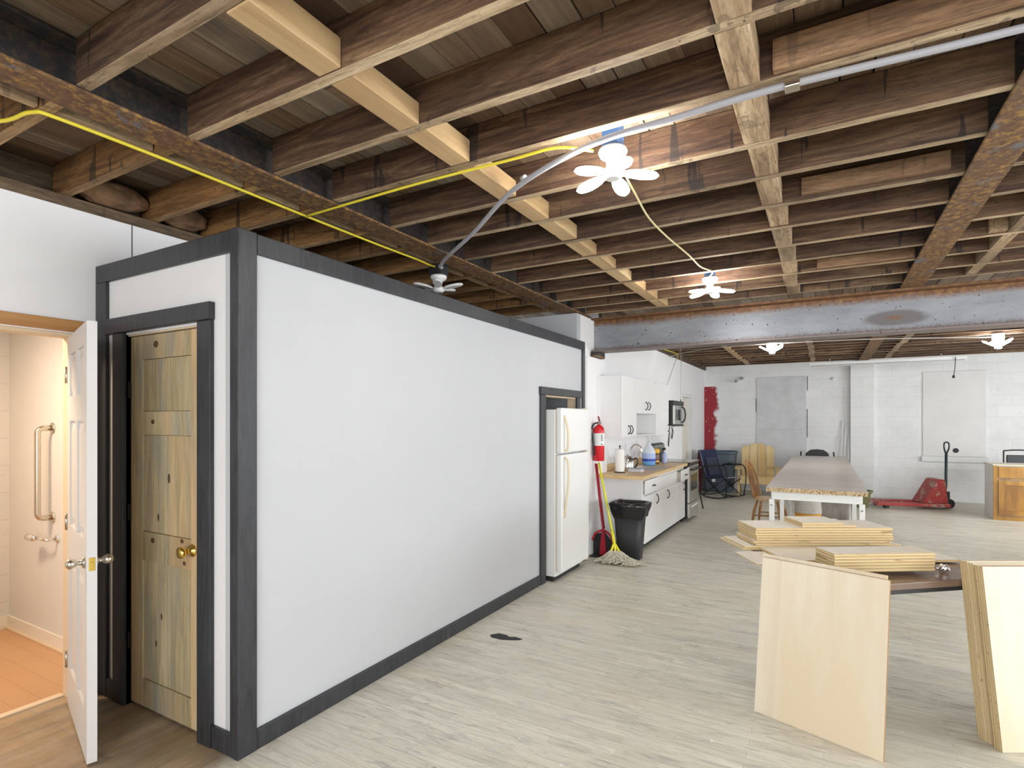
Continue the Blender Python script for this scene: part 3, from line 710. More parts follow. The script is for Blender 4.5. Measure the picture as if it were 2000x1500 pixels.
fan_lamp((2.1, 1.2, ZJ-.001), 'lit fan lamp outside the photo to the right', 30)
fan_lamp((-.9, -1.6, ZJ-.001), 'lit fan lamp behind the photographer', 30)
fan_lamp((4.4, 8.8, 2.70), 'lit fan lamp right of the view past the steel beam', 50)  # added out of view to brighten the far room
fan_lamp((2.6, 4.6, ZJ-.001), 'lit fan lamp right of the view before the steel beam', 50)
for x, y in ((-.69, 9.30), (2.15, 10.2), (-2.66, 3.52)):
    o = MB().box(x-.06, x+.06, y-.05, y+.05, 2.7015, 2.788).build('junction_box', m_blkpl if x < -1 else m_palewhite, bev=.004)
    tag(o, {-.69: 'small box above the left far fan lamp', 2.15: 'small box above the right edge fan lamp', -2.66: 'dark box above the unlit fan lamp'}[x], 'junction box')
for x, y, lab in ((-.84, 2.42, 'white box holding the nearest fan lamp'), (-.86, 5.00, 'white box holding the fan lamp before the steel beam'), (2.1, 1.2, 'box over the fan lamp outside the photo'), (-.9, -1.6, 'box over the lamp behind the photographer'), (4.4, 8.8, 'box over the lamp past the beam, out of view'), (2.6, 4.6, 'box over the lamp right of the view before the beam')):
    o = MB().box(x-.04, x+.04, y-.04, y+.04, ZJ, 2.966).build('junction_box', m_bluebox, bev=.004); tag(o, lab, 'junction box')

# ----------------------------------------------------------------- cables and conduit
def smooth(pts, n=8):
    P = [Vector(p) for p in pts]; out = []
    P = [P[0]*2-P[1]] + P + [P[-1]*2-P[-2]]
    for i in range(1, len(P)-2):
        for k in range(n):
            t = k/n; a, b_, c, d = P[i-1:i+3]
            out.append(.5*((2*b_)+(-a+c)*t+(2*a-5*b_+4*c-d)*t*t+(-a+3*b_-3*c+d)*t**3))
    out.append(P[-2]); return out
cz = ZJ-.016
co = empty('conduit', (0, 2.23, cz), 'grey plastic conduit curving across the ceiling to the unlit lamp', 'conduit')
MB().tube(smooth([(3.2, 2.30, cz), (1.4, 2.285, cz), (.544, 2.28, cz), (-.1, 2.245, cz), (-.5, 2.24, cz-.012), (-.9, 2.26, cz-.024), (-1.40, 2.50, cz-.020), (-1.95, 2.95, cz-.018), (-2.42, 3.30, cz-.02), (-2.57, 3.42, cz-.035), (-2.592, 3.47, 2.745)]), .013, 12).build('pipe', m_conduit, co)
for x, y in ((-.10, 2.245), (-1.32, 2.455)):
    b = MB().tube([(x-.012, y+.004, cz), (x+.012, y-.004, cz)], .0165, 14); b.build('coupling', m_conduit, co)
MB().box(-.125, -.075, 2.22, 2.272, cz-.018, ZJ-.001).build('strap', m_nickel, co, bev=.003)
def cable(pts, mat, lab, r=.006):
    o = MB().tube(smooth(pts), r, 8).build('cable', mat); return tag(o, lab, 'cable')
cq = ZJ-.014
cable([(-3.3, .75, cq), (-2.94, .93, cq), (-2.75, .97, cq+.004), (-2.70, 1.06, cq), (-2.69, 1.6, cq), (-2.70, 2.28, cq), (-2.70, 2.9, cq), (-2.69, 3.30, cq), (-2.665, 3.42, 2.76), (-2.66, 3.50, 2.765)], m_yelcable, 'yellow cable running along the rusty iron beam', .008)
cable([(-2.682, 2.262, cq-.004), (-2.3, 2.247, cq-.004), (-1.8, 2.24, cq), (-1.29, 2.25, cq), (-1.05, 2.26, cq+.004), (-.92, 2.38, cq+.01)], m_yelcable, 'yellow cable branching from the iron beam towards the nearest lamp', .007)
cable([(-.84, 2.50, ZJ+.02), (-.86, 2.66, cq), (-.885, 2.9, cq), (-.92, 3.3, cq), (-.91, 3.7, cq), (-.87, 4.2, cq), (-.855, 4.55, cq), (-.80, 4.75, cq), (-.85, 4.93, ZJ-.01)], M0('pale_yellow_cable', (.66, .60, .30), .5), 'pale yellow cable sagging from the nearest lamp to the second lamp', .006)
cable([(kx+.03, 9.9, 2.69), (-2.0, 9.75, 2.74), (-1.4, 9.4, 2.74), (-.75, 9.28, 2.73)], M0('grey_cable', (.5, .5, .48), .5), 'thin grey cable from the kitchen wall to the left far lamp', .006)
cable([(-.64, 9.28, 2.73), (.6, 9.6, 2.745), (2.1, 10.15, 2.735)], M0('white_cable', (.7, .7, .68), .5), 'thin white cable joining the two far lamps', .007)
cable([(-2.36, 8.9, 2.74), (-2.2, 9.6, 2.70), (-2.34, 10.3, 2.70)], m_yelcable, 'short yellow cable above the hanging microwave', .006)

# long white channel hanging by the far wall
ch = empty('ceiling_channel', (1.0, 12.2, 2.6), 'long white steel light channel hung before the far wall', 'light fixture')
MB().box(-.25, 2.15, 12.15, 12.25, 2.62, 2.675).box(-.25, 2.15, 12.14, 12.26, 2.60, 2.62).build('channel', m_palewhite, ch, bev=.004)
MB().box(-.22, 2.12, 12.139, 12.141, 2.606, 2.612).build('slot', m_blkpl, ch)
for x in (.1, 1.8): MB().tube([(x, 12.2, 2.675), (x, 12.2, 2.79)], .004, 6).build('hanger', m_chrome, ch)
cd = empty('hanging_cord', (1.97, 12.13, 2.3), 'short dark cord with plug hanging from the white channel', 'cord')
MB().tube(smooth([(1.99, 12.132, 2.66), (1.985, 12.13, 2.55), (1.975, 12.13, 2.42), (1.962, 12.13, 2.33)]), .006, 8).build('wire', m_blkpl, cd)
MB().lathe([(.012, 2.295), (.02, 2.30), (.02, 2.33), (.01, 2.345)], (1.962, 12.13, 0), 14).build('plug', m_blkpl, cd)
em = empty('emergency_light', (-1.62, YF-.06, 2.45), 'small twin head emergency light high on the far wall', 'lamp')
MB().box(-1.66, -1.53, YF-.05, YF-.0005, 2.46, 2.53).build('housing', m_palewhite, em, bev=.006)
for x, z in ((-1.72, 2.44), (-1.60, 2.50)): MB().lathe([(.012, .0), (.032, -.03), (.034, -.06), (.028, -.065)], (x, YF-.05, z), 18, axis='y').build('lamp_head', m_greymetal, em)
o = MB().lathe([(.035, 0), (.035, -.02), (.02, -.035)], (.17, YF-.0005, 2.43), 20, axis='y').build('smoke_sensor', m_lampwhite); tag(o, 'small round white sensor on the far wall beside the pilaster', 'sensor')
for i, (x, y) in enumerate(((.30, 13.26), (.36, 13.28), (.42, 13.29))):
    o = MB().bar((x, y-.12, .001), (x+.03, YF-.012, 1.56-.02*i), .022, .012).build('trim_strip', m_palewhite)
    tag(o, 'thin white strip leaning on the far wall, %s of three from the left' % ORD[i], 'strip', 'strips leaning by the pilaster')

# ----------------------------------------------------------------- fridge
fx, fy0, fy1 = -2.17, 4.80, 5.49
FR = empty('fridge', (-2.5, 5.15, 0), 'old white top freezer fridge in the black trimmed niche', 'fridge')
MB().box(-2.86, fx-.07, fy0+.005, fy1-.005, .05, 1.66).build('body', m_enamel, FR, bev=.008)
MB().box(-2.84, fx-.10, fy0+.02, fy1-.02, .001, .05).build('base_grille', m_blkpl, FR)
for z0, z1, nm in ((.10, 1.225, 'door'), (1.24, 1.675, 'freezer_door')):
    d_ = MB().box(fx-.06, fx, fy0, fy1, z0, z1).build(nm, m_enamel, FR, bev=.012)
    MB().box(fx-.069, fx-.0605, fy0+.012, fy1-.012, z0+.01, z1-.01).build('door_seal', m_yellowed, d_)
    hy = fy0+.055
    if nm == 'door': pp = [(fx, hy, 1.20), (fx+.035, hy, 1.17), (fx+.045, hy, 1.05), (fx+.04, hy, .92), (fx+.022, hy, .78), (fx+.002, hy, .62)]
    else: pp = [(fx, hy, 1.262), (fx+.035, hy, 1.28), (fx+.042, hy, 1.38), (fx+.036, hy, 1.48), (fx, hy, 1.60)]
    MB().tube(smooth(pp, 5), .011, 10).build('handle', m_yellowed, d_)
for z in (1.23, 1.68, .095): MB().box(fx-.055, fx-.01, fy1-.05, fy1-.01, z-.006, z+.004).build('hinge', m_yellowed, FR)

# ----------------------------------------------------------------- kitchen run
UX = -2.10; ux0 = kx+.001
def pull(parent, p, L=.10, vert=True, mat=None):
    x, y, z = p; d_ = Vector((0, 0, 1)) if vert else Vector((0, 1, 0)); q = Vector(p); o_ = Vector((1, 0, 0))
    pts = smooth([q-d_*L/2, q-d_*L*.42+o_*.018, q+o_*.032, q+d_*L*.42+o_*.018, q+d_*L/2], 4)
    return MB().tube(pts, [.009]*2+[.006]*(len(pts)-4)+[.009]*2, 8).build('handle', mat or m_blk, parent)
def upper(y0, y1, z0, z1, doors, lab, panel=False):
    C = empty('wall_cabinet', (-2.26, (y0+y1)/2, z0), lab, 'cabinet', 'white wall cabinets')
    MB().box(ux0, UX-.02, y0, y1, z0, z1).build('body', m_cab, C, bev=.002)
    for a, c, hy, hz in doors:
        d_ = MB().box(UX-.0195, UX, a+.002, c-.002, z0+.002, z1-.002).build('door', m_cab, C, bev=.003)
        pull(d_, (UX, hy, hz))
    return C
upper(6.384, 6.958, 1.348, 2.10, ((6.384, 6.67, 6.62, 1.44), (6.672, 6.956, 6.72, 1.44)), 'tall white wall cabinet nearest the fire extinguisher')
C = upper(6.962, 7.93, 1.645, 2.10, ((6.962, 7.445, 7.38, 1.75), (7.447, 7.93, 7.52, 1.75)), 'short white wall cabinet over the open niche')
o = empty('open_shelf_unit', (-2.3, 7.45, 1.35), 'open white shelf box between the wall cabinets', 'shelf')
for a_, c_ in ((6.962, 6.975), (7.915, 7.93)): MB().box(ux0, UX-.002, a_, c_, 1.352, 1.643).build('side', m_cab, o)
MB().box(ux0, UX-.002, 6.9755, 7.9145, 1.352, 1.365).build('shelf', m_cab, o); MB().box(ux0, ux0+.008, 6.9755, 7.9145, 1.366, 1.643).build('back', m_cab, o)
upper(7.934, 8.66, 1.335, 2.11, ((7.934, 8.66, 8.60, 1.44),), 'tall white wall cabinet beside the hanging microwave')

BX1 = -1.84
def base(y0, y1, lab, doors, drawers, toe=.09):
    C = empty('base_cabinet', (-2.13, (y0+y1)/2, 0), lab, 'cabinet', 'white base cabinets')
    MB().box(ux0, BX1-.02, y0, y1, toe, .868).build('body', m_cab, C, bev=.002)
    MB().box(ux0, BX1-.09, y0+.01, y1-.01, .001, toe).build('toe_kick', m_blkpl, C)
    for a, c, z0, z1, hy in doors:
        d_ = MB().box(BX1-.0195, BX1, a+.003, c-.003, z0, z1).build('door', m_cab, C, bev=.003)
        if hy: pull(d_, (BX1, hy, z1-.09), .11)
    for a, c, z0, z1, out, h_ in drawers:
        d_ = MB().box(BX1-.0195+out, BX1+out, a+.003, c-.003, z0, z1).build('drawer', m_cab, C, bev=.003)
        if out: MB().box(BX1-.30, BX1-.02+out, a+.03, c-.03, z0+.02, z1-.03).build('drawer_box', m_cabraw, d_)
        if h_: pull(d_, (BX1+out, (a+c)/2, (z0+z1)/2), .085, False)
    return C
base(6.40, 7.05, 'white base cabinet at the near end with bin beside it', ((6.42, 7.04, .095, .66, 6.95),), ((6.42, 7.04, .68, .845, .02, 1),))
base(7.052, 8.08, 'white sink base cabinet in the middle of the run', ((7.06, 7.57, .095, .655, 7.50), (7.575, 8.07, .095, .655, None)), ((7.06, 8.07, .69, .83, 0, 0),))
base(8.082, 8.60, 'white base cabinet next to the stove with drawer pulled out', ((8.09, 8.59, .095, .66, 8.48),), ((8.12, 8.58, .68, .835, .06, 1),))
ct = empty('countertop', (-2.1, 7.4, .87), 'butcher block worktop with sink over the white base cabinets', 'countertop')
cx1 = -1.805
sk = (-2.27, -1.90, 7.10, 7.75)
b = MB()
b.box(ux0, cx1, 6.24, sk[2], .87, .91); b.box(ux0, cx1, sk[3], 8.61, .87, .91); b.box(ux0, sk[0], sk[2], sk[3], .87, .91); b.box(sk[1], cx1, sk[2], sk[3], .87, .91)
b.build('worktop', m_butcher, ct)
MB().box(ux0, ux0+.018, 6.26, 8.61, .9105, 1.0).build('backsplash', m_butcher, ct, bev=.003)
b = MB(); x0, x1, y0, y1 = sk
b.box(x0-.015, x1+.015, y0-.015, y0+.012, .9105, .914); b.box(x0-.015, x1+.015, y1-.012, y1+.015, .9105, .914); b.box(x0-.015, x0+.012, y0, y1, .9105, .914); b.box(x1-.012, x1+.015, y0, y1, .9105, .914)
b.box(x0+.002, x0+.005, y0+.002, y1-.002, .875, .9105); b.box(x1-.005, x1-.002, y0+.002, y1-.002, .875, .9105); b.box(x0+.002, x1-.002, y0+.002, y0+.005, .875, .9105); b.box(x0+.002, x1-.002, y1-.005, y1-.002, .875, .9105); b.box(x0+.002, x1-.002, y0+.002, y1-.002, .8705, .875)
b.build('sink', m_stainless, ct)
fc = empty('faucet', (-2.33, 7.42, .91), 'tall curved chrome faucet behind the sink', 'faucet')
MB().tube(smooth([(-2.33, 7.42, .925), (-2.33, 7.42, 1.12), (-2.30, 7.42, 1.20), (-2.24, 7.42, 1.225), (-2.18, 7.42, 1.19), (-2.165, 7.42, 1.12)], 6), .013, 12).build('spout', m_chrome, fc)
MB().lathe([(.028, .911), (.026, .93), (.018, .95)], (-2.33, 7.42, 0), 18).build('base', m_chrome, fc)
MB().tube([(-2.33, 7.43, .96), (-2.33, 7.50, .99)], .007, 8).build('lever', m_chrome, fc)

# things on the counter
def stand(name, prof, x, y, z, mat, lab, cat, n=24, sx=1, sy=1):
    o = MB().lathe(prof, (x, y, z), n, sx=sx, sy=sy).build(name, mat); return tag(o, lab, cat) if lab else o
Z = .9115
R_ = empty('paper_towel_holder', (-2.20, 6.60, Z), 'white paper towel roll standing on the worktop', 'paper towel')
MB().lathe([(.018, .01), (.054, .011), (.056, .02), (.056, .285), (.052, .29), (.02, .29)], (-2.20, 6.60, Z), 28).build('roll', m_paper, R_)
MB().lathe([(.065, 0), (.065, .009)], (-2.20, 6.60, Z), 24).build('base', m_blk, R_)
MB().lathe([(.006, .01), (.006, .315), (.012, .32), (.012, .33), (.004, .335)], (-2.20, 6.60, Z), 12).build('rod', m_blk, R_)
K = empty('kettle', (-2.20, 7.00, Z), 'shiny steel kettle behind the paper towel roll', 'kettle')
kxx, kyy = -2.21, 6.93
MB().lathe([(.085, .001), (.09, .012), (.092, .05), (.085, .11), (.068, .17), (.05, .185), (.012, .192), (.012, .205), (.004, .21)], (kxx, kyy, Z), 30).build('body', m_chrome, K)
MB().tube(smooth([(kxx+.075, kyy, Z+.14), (kxx+.12, kyy+.0, Z+.16), (kxx+.135, kyy, Z+.10), (kxx+.10, kyy, Z+.04)], 5), .010, 10).build('handle', m_blkpl, K)
MB().tube([(kxx-.06, kyy, Z+.12), (kxx-.12, kyy, Z+.18)], [.018, .010], 12).build('spout', m_chrome, K)
o = empty('kitchen_scale', (-2.18, 6.80, Z), 'low pale kitchen scale on the worktop before the kettle', 'kitchen scale')
MB().box(-2.13, -1.96, 6.70, 6.83, Z, Z+.04).build('body', M0('pale_lilac_plastic', (.55, .55, .63), .35), o, bev=.008)
MB().box(-2.12, -1.97, 6.71, 6.82, Z+.041, Z+.046).build('plate', m_stainless, o, bev=.002)
J = empty('jug', (-2.15, 7.83, Z), 'clear jug of blue liquid with white funnel in its neck', 'jug')
jx, jy = -2.20, 7.90
m_clear = M0('clear_jug_plastic', (.85, .9, .97), .15, trans=.0); m_clear = M0('milky_clear_plastic', (.70, .76, .84), .2)
MB().lathe([(.085, .001), (.095, .015), (.095, .05), (.095, .06)], (jx, jy, Z), 28).build('liquid', M0('blue_liquid', (.16, .40, .75), .2), J)
MB().lathe([(.0955, .0605), (.0955, .095)], (jx, jy, Z), 28, cap=False).build('label_band', M0('dark_blue_label', (.02, .05, .42), .4), J)
MB().lathe([(.0953, .0955), (.0953, .175)], (jx, jy, Z), 28, cap=False).build('label', M0('pale_blue_label', (.40, .52, .80), .4), J)
MB().lathe([(.0945, .0605), (.0945, .18), (.085, .215), (.055, .265), (.03, .30), (.024, .32), (.024, .335)], (jx, jy, Z), 28).build('bottle', m_clear, J)
MB().lathe([(.010, .335), (.014, .36), (.014, .405), (.03, .418), (.032, .43)], (jx, jy, Z), 18).build('funnel', m_lampwhite, J)
V = empty('coffee_jar', (-2.20, 8.22, Z), 'coffee jar with yellow lid and dark label by the stove', 'jar')
MB().lathe([(.062, .001), (.066, .01), (.066, .14), (.06, .155)], (-2.20, 8.22, Z), 24).build('jar', M0('coffee_brown', (.13, .055, .02), .3), V)
MB().lathe([(.0665, .025), (.0665, .05)], (-2.20, 8.22, Z), 24, cap=False).build('label_band', M0('orange_label', (.75, .42, .12), .5), V)
MB().lathe([(.068, .156), (.07, .16), (.07, .215), (.064, .22)], (-2.20, 8.22, Z), 24).build('lid', M0('amber_lid', (.80, .45, .03), .4), V)
V = empty('soap_bottle', (-2.10, 8.40, Z), 'small bottle with pale blue label beside the coffee jar', 'bottle')
MB().lathe([(.034, .001), (.036, .008), (.036, .13), (.02, .155), (.012, .165)], (-2.10, 8.40, Z), 20).build('bottle', M0('pale_blue_bottle', (.42, .50, .78), .35), V)
MB().lathe([(.013, .1655), (.014, .19), (.008, .195)], (-2.10, 8.40, Z), 14).build('cap', m_lampwhite, V)

# stove
sy0, sy1 = 8.64, 9.36
ST = empty('stove', (-2.1, 9.0, 0), 'stainless electric stove at the end of the worktop', 'stove')
MB().box(ux0, -1.82, sy0, sy1, .05, .895).build('body', m_blkpl, ST, bev=.003)
MB().box(ux0+.02, -1.90, sy0+.02, sy1-.02, .001, .05).build('plinth', m_blkpl, ST)
MB().box(ux0+.05, -1.775, sy0-.003, sy1+.003, .896, .915).build('cooktop', m_glassblk, ST, bev=.004)
d_ = MB().box(-1.819, -1.785, sy0+.004, sy1-.004, .29, .85).build('oven_door', m_stainless, ST, bev=.006)
MB().box(-1.7845, -1.782, sy0+.13, sy1-.13, .47, .72).build('window', m_glassblk, d_)
MB().tube([(-1.785, sy0+.06, .80), (-1.735, sy0+.06, .80), (-1.735, sy1-.06, .80), (-1.785, sy1-.06, .80)], .012, 10).build('handle', m_blkpl, d_)
d_ = MB().box(-1.819, -1.785, sy0+.004, sy1-.004, .06, .28).build('warming_drawer', m_stainless, ST, bev=.006)
MB().box(-1.784, -1.770, sy0+.12, sy1-.12, .215, .235).build('handle', m_palewhite, d_, bev=.003)
MB().box(-1.819, -1.79, sy0+.004, sy1-.004, .853, .893).build('vent_strip', m_blkpl, ST)
bp = MB().prism([(ux0, .916), (ux0+.10, .916), (ux0+.07, 1.17), (ux0+.04, 1.185), (ux0, 1.185)], sy0, sy1, 'y').build('back_panel', m_blkpl, ST, bev=.008)
def onpanel(z, off=0): return ux0+.10-.03*(z-.916)/(1.17-.916)+off
b = MB().box(onpanel(1.10), onpanel(1.10)+.006, sy0+.02, sy1-.02, .99, 1.16); b.build('control_face', m_greymetal, ST)
for y in (sy0+.08, sy0+.17, sy1-.17, sy1-.08): MB().lathe([(.024, .004), (.022, .03), (.008, .032)], (onpanel(1.08)+.004, y, 1.08), 16, axis='x').build('knob', m_blkpl, ST)
MB().box(onpanel(1.1)+.007, onpanel(1.1)+.009, 8.93, 9.07, 1.06, 1.12).build('display', m_glassblk, ST)
for x, y, r in ((-2.22, 8.83, .08), (-2.22, 9.17, .10), (-1.98, 8.83, .10), (-1.98, 9.17, .08)):
    MB().lathe([(r, .9152), (r, .9158), (r-.008, .9158), (r-.008, .9152)], (x, y, 0), 28, cap=False).build('burner_ring', m_greymetal, ST)

# microwave on chains
MW = empty('microwave', (-2.2, 9.05, 1.47), 'stainless microwave hanging on chains beyond the cabinets', 'microwave')
my0, my1, mx = 8.72, 9.44, -2.03
MB().box(ux0, mx-.03, my0, my1, 1.47, 1.87).build('case', m_blkpl, MW, bev=.004)
MB().box(mx-.03, mx-.012, my0, my1, 1.80, 1.87).build('vent', m_blkpl, MW, bev=.002)
MB().box(mx-.03, mx-.012, my0, my1, 1.462, 1.49).build('lower_edge', m_blkpl, MW, bev=.002)
d_ = MB().box(mx-.0295, mx, my0+.02, my1-.16, 1.495, 1.795).build('door', m_stainless, MW, bev=.005)
MB().box(mx+.0005, mx+.002, my0+.10, my1-.24, 1.56, 1.73).build('window', m_glassblk, d_)
MB().tube(smooth([(mx, my1-.19, 1.52), (mx+.04, my1-.185, 1.56), (mx+.055, my1-.18, 1.65), (mx+.04, my1-.185, 1.74), (mx, my1-.19, 1.78)], 5), .012, 10).build('handle', m_blkpl, d_)
MB().box(mx-.0295, mx-.001, my1-.155, my1-.005, 1.495, 1.795).build('control_panel', m_stainless, MW, bev=.004)
for i, (p, q, lab) in enumerate((((-2.25, 8.80, 1.878), (-2.10, 9.47, 2.788), 'thin chain from the microwave, slanting'), ((-2.06, 9.30, 1.905), (-2.06, 9.32, 2.788), 'thin chain from the microwave, straight'))):
    b = MB(); p = Vector(p); q = Vector(q); nn = 34
    for k in range(nn):
        c = p + (q-p)*(k+.5)/nn; L = (q-p).length/nn*.62; R3 = (q-p).to_track_quat('Z', 'Y').to_matrix()
        pts = [c + R3 @ (Vector((.007*math.cos(a), 0, L*math.sin(a))) if k % 2 else Vector((0, .007*math.cos(a), L*math.sin(a)))) for a in [2*PI*j/8 for j in range(8)]]
        b.tube(pts, .0022, 5, closed=True)
    o = b.build('chain', m_nickel); tag(o, lab, 'chain')
MB().tube([(-2.06, 9.30, 1.87), (-2.06, 9.30, 1.90)], .008, 8).build('hook', m_blk, MW)
for i, (y, z, L) in enumerate(((8.70, 1.455, .30), (8.92, 1.455, .19))):
    b = MB().tube(smooth([(-2.12, y, z), (-2.10, y+.03, z-L*.4), (-2.10, y-.03, z-L*.8), (-2.10, y-.05, z-L), (-2.10, y-.08, z-L*.85), (-2.10, y-.04, z-L*.3), (-2.115, y+.01, z)], 5), .006, 8)
    o = b.build('cord_loop', m_blkpl); tag(o, ['longer black cord loop hanging below the microwave', 'shorter black cord loop hanging below the microwave'][i], 'cord')
o = MB().box(kx+.0455, kx+.052, 6.06, 6.13, 1.33, 1.45).build('outlet_plate', m_lampwhite, bev=.003); tag(o, 'white wall outlet plate left of the fire extinguisher', 'outlet')

# fire extinguisher
ex, ey = -2.305, 6.15
EX = empty('fire_extinguisher', (ex, ey, 1.08), 'red fire extinguisher with white label on the wall', 'fire extinguisher')
MB().lathe([(.058, 1.08), (.064, 1.09), (.064, 1.43), (.058, 1.465), (.035, 1.495), (.022, 1.505)], (ex, ey, 0), 32).build('cylinder', m_red, EX)
MB().lathe([(.0648, 1.26), (.0648, 1.405)], (ex, ey, 0), 32, cap=False).build('label', m_label, EX)
b = MB()
for i, z in enumerate((1.385, 1.365, 1.345, 1.325, 1.275)):
    a = math.radians(-38); p = Vector((ex+.0655*math.cos(a), ey+.0655*math.sin(a), z)); b.box(p.x-.009, p.x+.009, p.y-.001, p.y+.001, z-.006, z+.006, R=Matrix.Rotation(math.radians(52), 3, 'Z'), c=p)
b.build('label_marks', m_blkpl, EX)
MB().lathe([(.016, 1.505), (.020, 1.51), (.020, 1.545), (.01, 1.55)], (ex, ey, 0), 16).build('valve', m_chrome, EX)
MB().bar((ex, ey+.02, 1.55), (ex+.03, ey-.10, 1.60), .018, .006).bar((ex, ey+.01, 1.535), (ex+.02, ey-.09, 1.525), .018, .006).build('lever', m_redpl, EX, bev=.001)
MB().lathe([(.016, 0), (.016, .012)], (ex+.02, ey-.03, 1.527), 14, axis='y').build('gauge', m_chrome, EX)
MB().tube(smooth([(ex, ey-.02, 1.53), (ex-.045, ey-.05, 1.51), (ex-.068, ey-.06, 1.44), (ex-.045, ey-.072, 1.30), (ex-.03, ey-.075, 1.15)], 6), .010, 10).build('hose', m_blkpl, EX)
MB().box(kx+.0455, ex-.06, ey-.02, ey+.02, 1.20, 1.46).build('wall_bracket', m_redpl, EX, bev=.002)

# broom-style dustpan, mop, bin
DP = empty('dustpan', (-2.2, 6.1, 0), 'red long handled dustpan with broom leaning by the fridge', 'dustpan')
MB().tube([(-2.335, 6.12, 1.05), (-2.235, 6.07, .36), (-2.21, 6.055, .26)], .011, 10).build('handle', m_redpl, DP)
MB().tube([(-2.345, 6.19, 1.04), (-2.22, 6.10, .30)], .009, 10).build('handle', m_redpl, DP)
MB().tube(smooth([(-2.335, 6.02, .17), (-2.30, 6.03, .25), (-2.21, 6.05, .285), (-2.11, 6.03, .22), (-2.06, 6.0, .03)], 6), .014, 10).build('pan_rim', m_redpl, DP)
MB().prism([(-2.335, .012), (-2.07, .012), (-2.10, .16), (-2.20, .27), (-2.30, .24), (-2.335, .17)], 6.045, 6.06, 'y').build('pan_back', m_blkpl, DP)
MB().prism([(-2.25, .012), (-2.17, .012), (-2.195, .27), (-2.225, .27)], 6.02, 6.043, 'y').build('brush_stem', m_redpl, DP)
MB().box(-2.335, -2.06, 5.90, 6.06, .001, .012).build('pan_floor', m_blkpl, DP, bev=.002)
MP = empty('mop', (-1.98, 5.85, 0), 'yellow mop with grey string head on the floor', 'mop')
MB().tube([(-2.295, 6.12, 1.06), (-2.03, 5.86, .27)], .012, 10).build('handle', m_yel, MP)
MB().tube([(-2.053, 5.883, .34), (-2.01, 5.84, .20)], .017, 10).bar((-2.01, 5.84, .21), (-2.045, 5.80, .09), .014, .02).bar((-2.01, 5.84, .21), (-1.93, 5.83, .09), .014, .02).bar((-2.055, 5.80, .085), (-1.92, 5.83, .085), .03, .03).bar((-2.01, 5.84, .2), (-1.985, 5.815, .09), .014, .02).build('head_clamp', m_yel, MP)
b = MB(); rr = random.Random(3)
for i in range(230):
    a0 = rr.uniform(0, 1); sx = -2.05 + .13*a0; sy = 5.80 + .03*a0
    ang = rr.uniform(-PI*.98, .12); L = rr.uniform(.06, .21); ex_ = .10 if math.cos(ang) > .3 else 0
    tx = sx + (L+ex_)*math.cos(ang)*1.05; ty = sy + L*math.sin(ang)*.9
    pts = []
    for k in range(6):
        t = k/5; z = .085*(1-t)**1.5 + .012 + rr.uniform(0, .03)*(1-t*.4)
        pts.append((sx+(tx-sx)*t+rr.uniform(-.03, .03)*min(1, 3*t), sy+(ty-sy)*t+rr.uniform(-.03, .03)*min(1, 3*t), z))
    b.tube(smooth(pts, 3), .0045, 5, cap=False)
mh = b.build('mop_strands', m_mop, MP); mh['kind'] = 'stuff'
TC = empty('trash_bin', (-2.02, 6.08, 0), 'black rubbish bin with black liner before the cabinets', 'bin')
def rrect(cx_, cy_, hx, hy, r, n=5):
    out = []
    for qx, qy, a0 in ((1, 1, 0), (-1, 1, 90), (-1, -1, 180), (1, -1, 270)):
        for i in range(n+1):
            a = math.radians(a0+90*i/n); out.append((cx_+qx*(hx-r)+r*math.cos(a), cy_+qy*(hy-r)+r*math.sin(a)))
    return out
def loft(b, rings, cap=True, smooth_=True):
    vv = [[b.bm.verts.new(p) for p in ring] for ring in rings]
    for A, B_ in zip(vv, vv[1:]):
        for i in range(len(A)):
            f_ = b.bm.faces.new([A[i], A[(i+1) % len(A)], B_[(i+1) % len(A)], B_[i]]); f_.smooth = smooth_
    if cap: b.bm.faces.new(vv[0]); b.bm.faces.new(vv[-1])
    return b
def tub(b, cx_, cy_, levels, r):                                 # levels: (z, hx, hy)
    return loft(b, [[(x, y, z) for x, y in rrect(cx_, cy_, hx, hy, min(r, hx*.95, hy*.95))] for z, hx, hy in levels])
bxc, byc = -1.905, 6.07
tub(MB(), bxc, byc, ((.001, .12, .085), (.01, .125, .09), (.60, .168, .12), (.601, .16, .112), (.05, .113, .078)), .04).build('bin', m_blkpl, TC)
rr = random.Random(5); lv = []
for z, g_ in ((.47, .010), (.53, .022), (.585, .034), (.625, .038), (.64, .018), (.62, -.015), (.40, -.035)):
    ring = []
    for i, (x, y) in enumerate(rrect(bxc, byc, .168*(.80+.20*z/.6)+g_, .12*(.80+.20*z/.6)+g_, .06, 7)):
        w_ = .010*math.sin(i*1.9)+rr.uniform(-.007, .007); dd = Vector((x-bxc, y-byc)).normalized()
        ring.append((x+dd.x*w_, y+dd.y*w_, z+rr.uniform(-.02, .014) if z > .46 and z < .5 else z+rr.uniform(-.008, .008)))
    lv.append(ring)
loft(MB(), lv, cap=False).build('bin_liner', m_bag, TC)

# dark wood stain of the floor, added as a thin sheet
pp = [(-2.10, 3.40), (-2.06, 3.45), (-2.0, 3.45), (-1.96, 3.43), (-1.92, 3.45), (-1.86, 3.44), (-1.88, 3.41), (-1.93, 3.385), (-1.99, 3.36), (-2.06, 3.36), (-2.09, 3.375)]
o = MB().prism(pp, .0005, .003).build('rubber_scrap', m_patch); tag(o, 'flat black scrap lying on the floor by the partition', 'scrap')

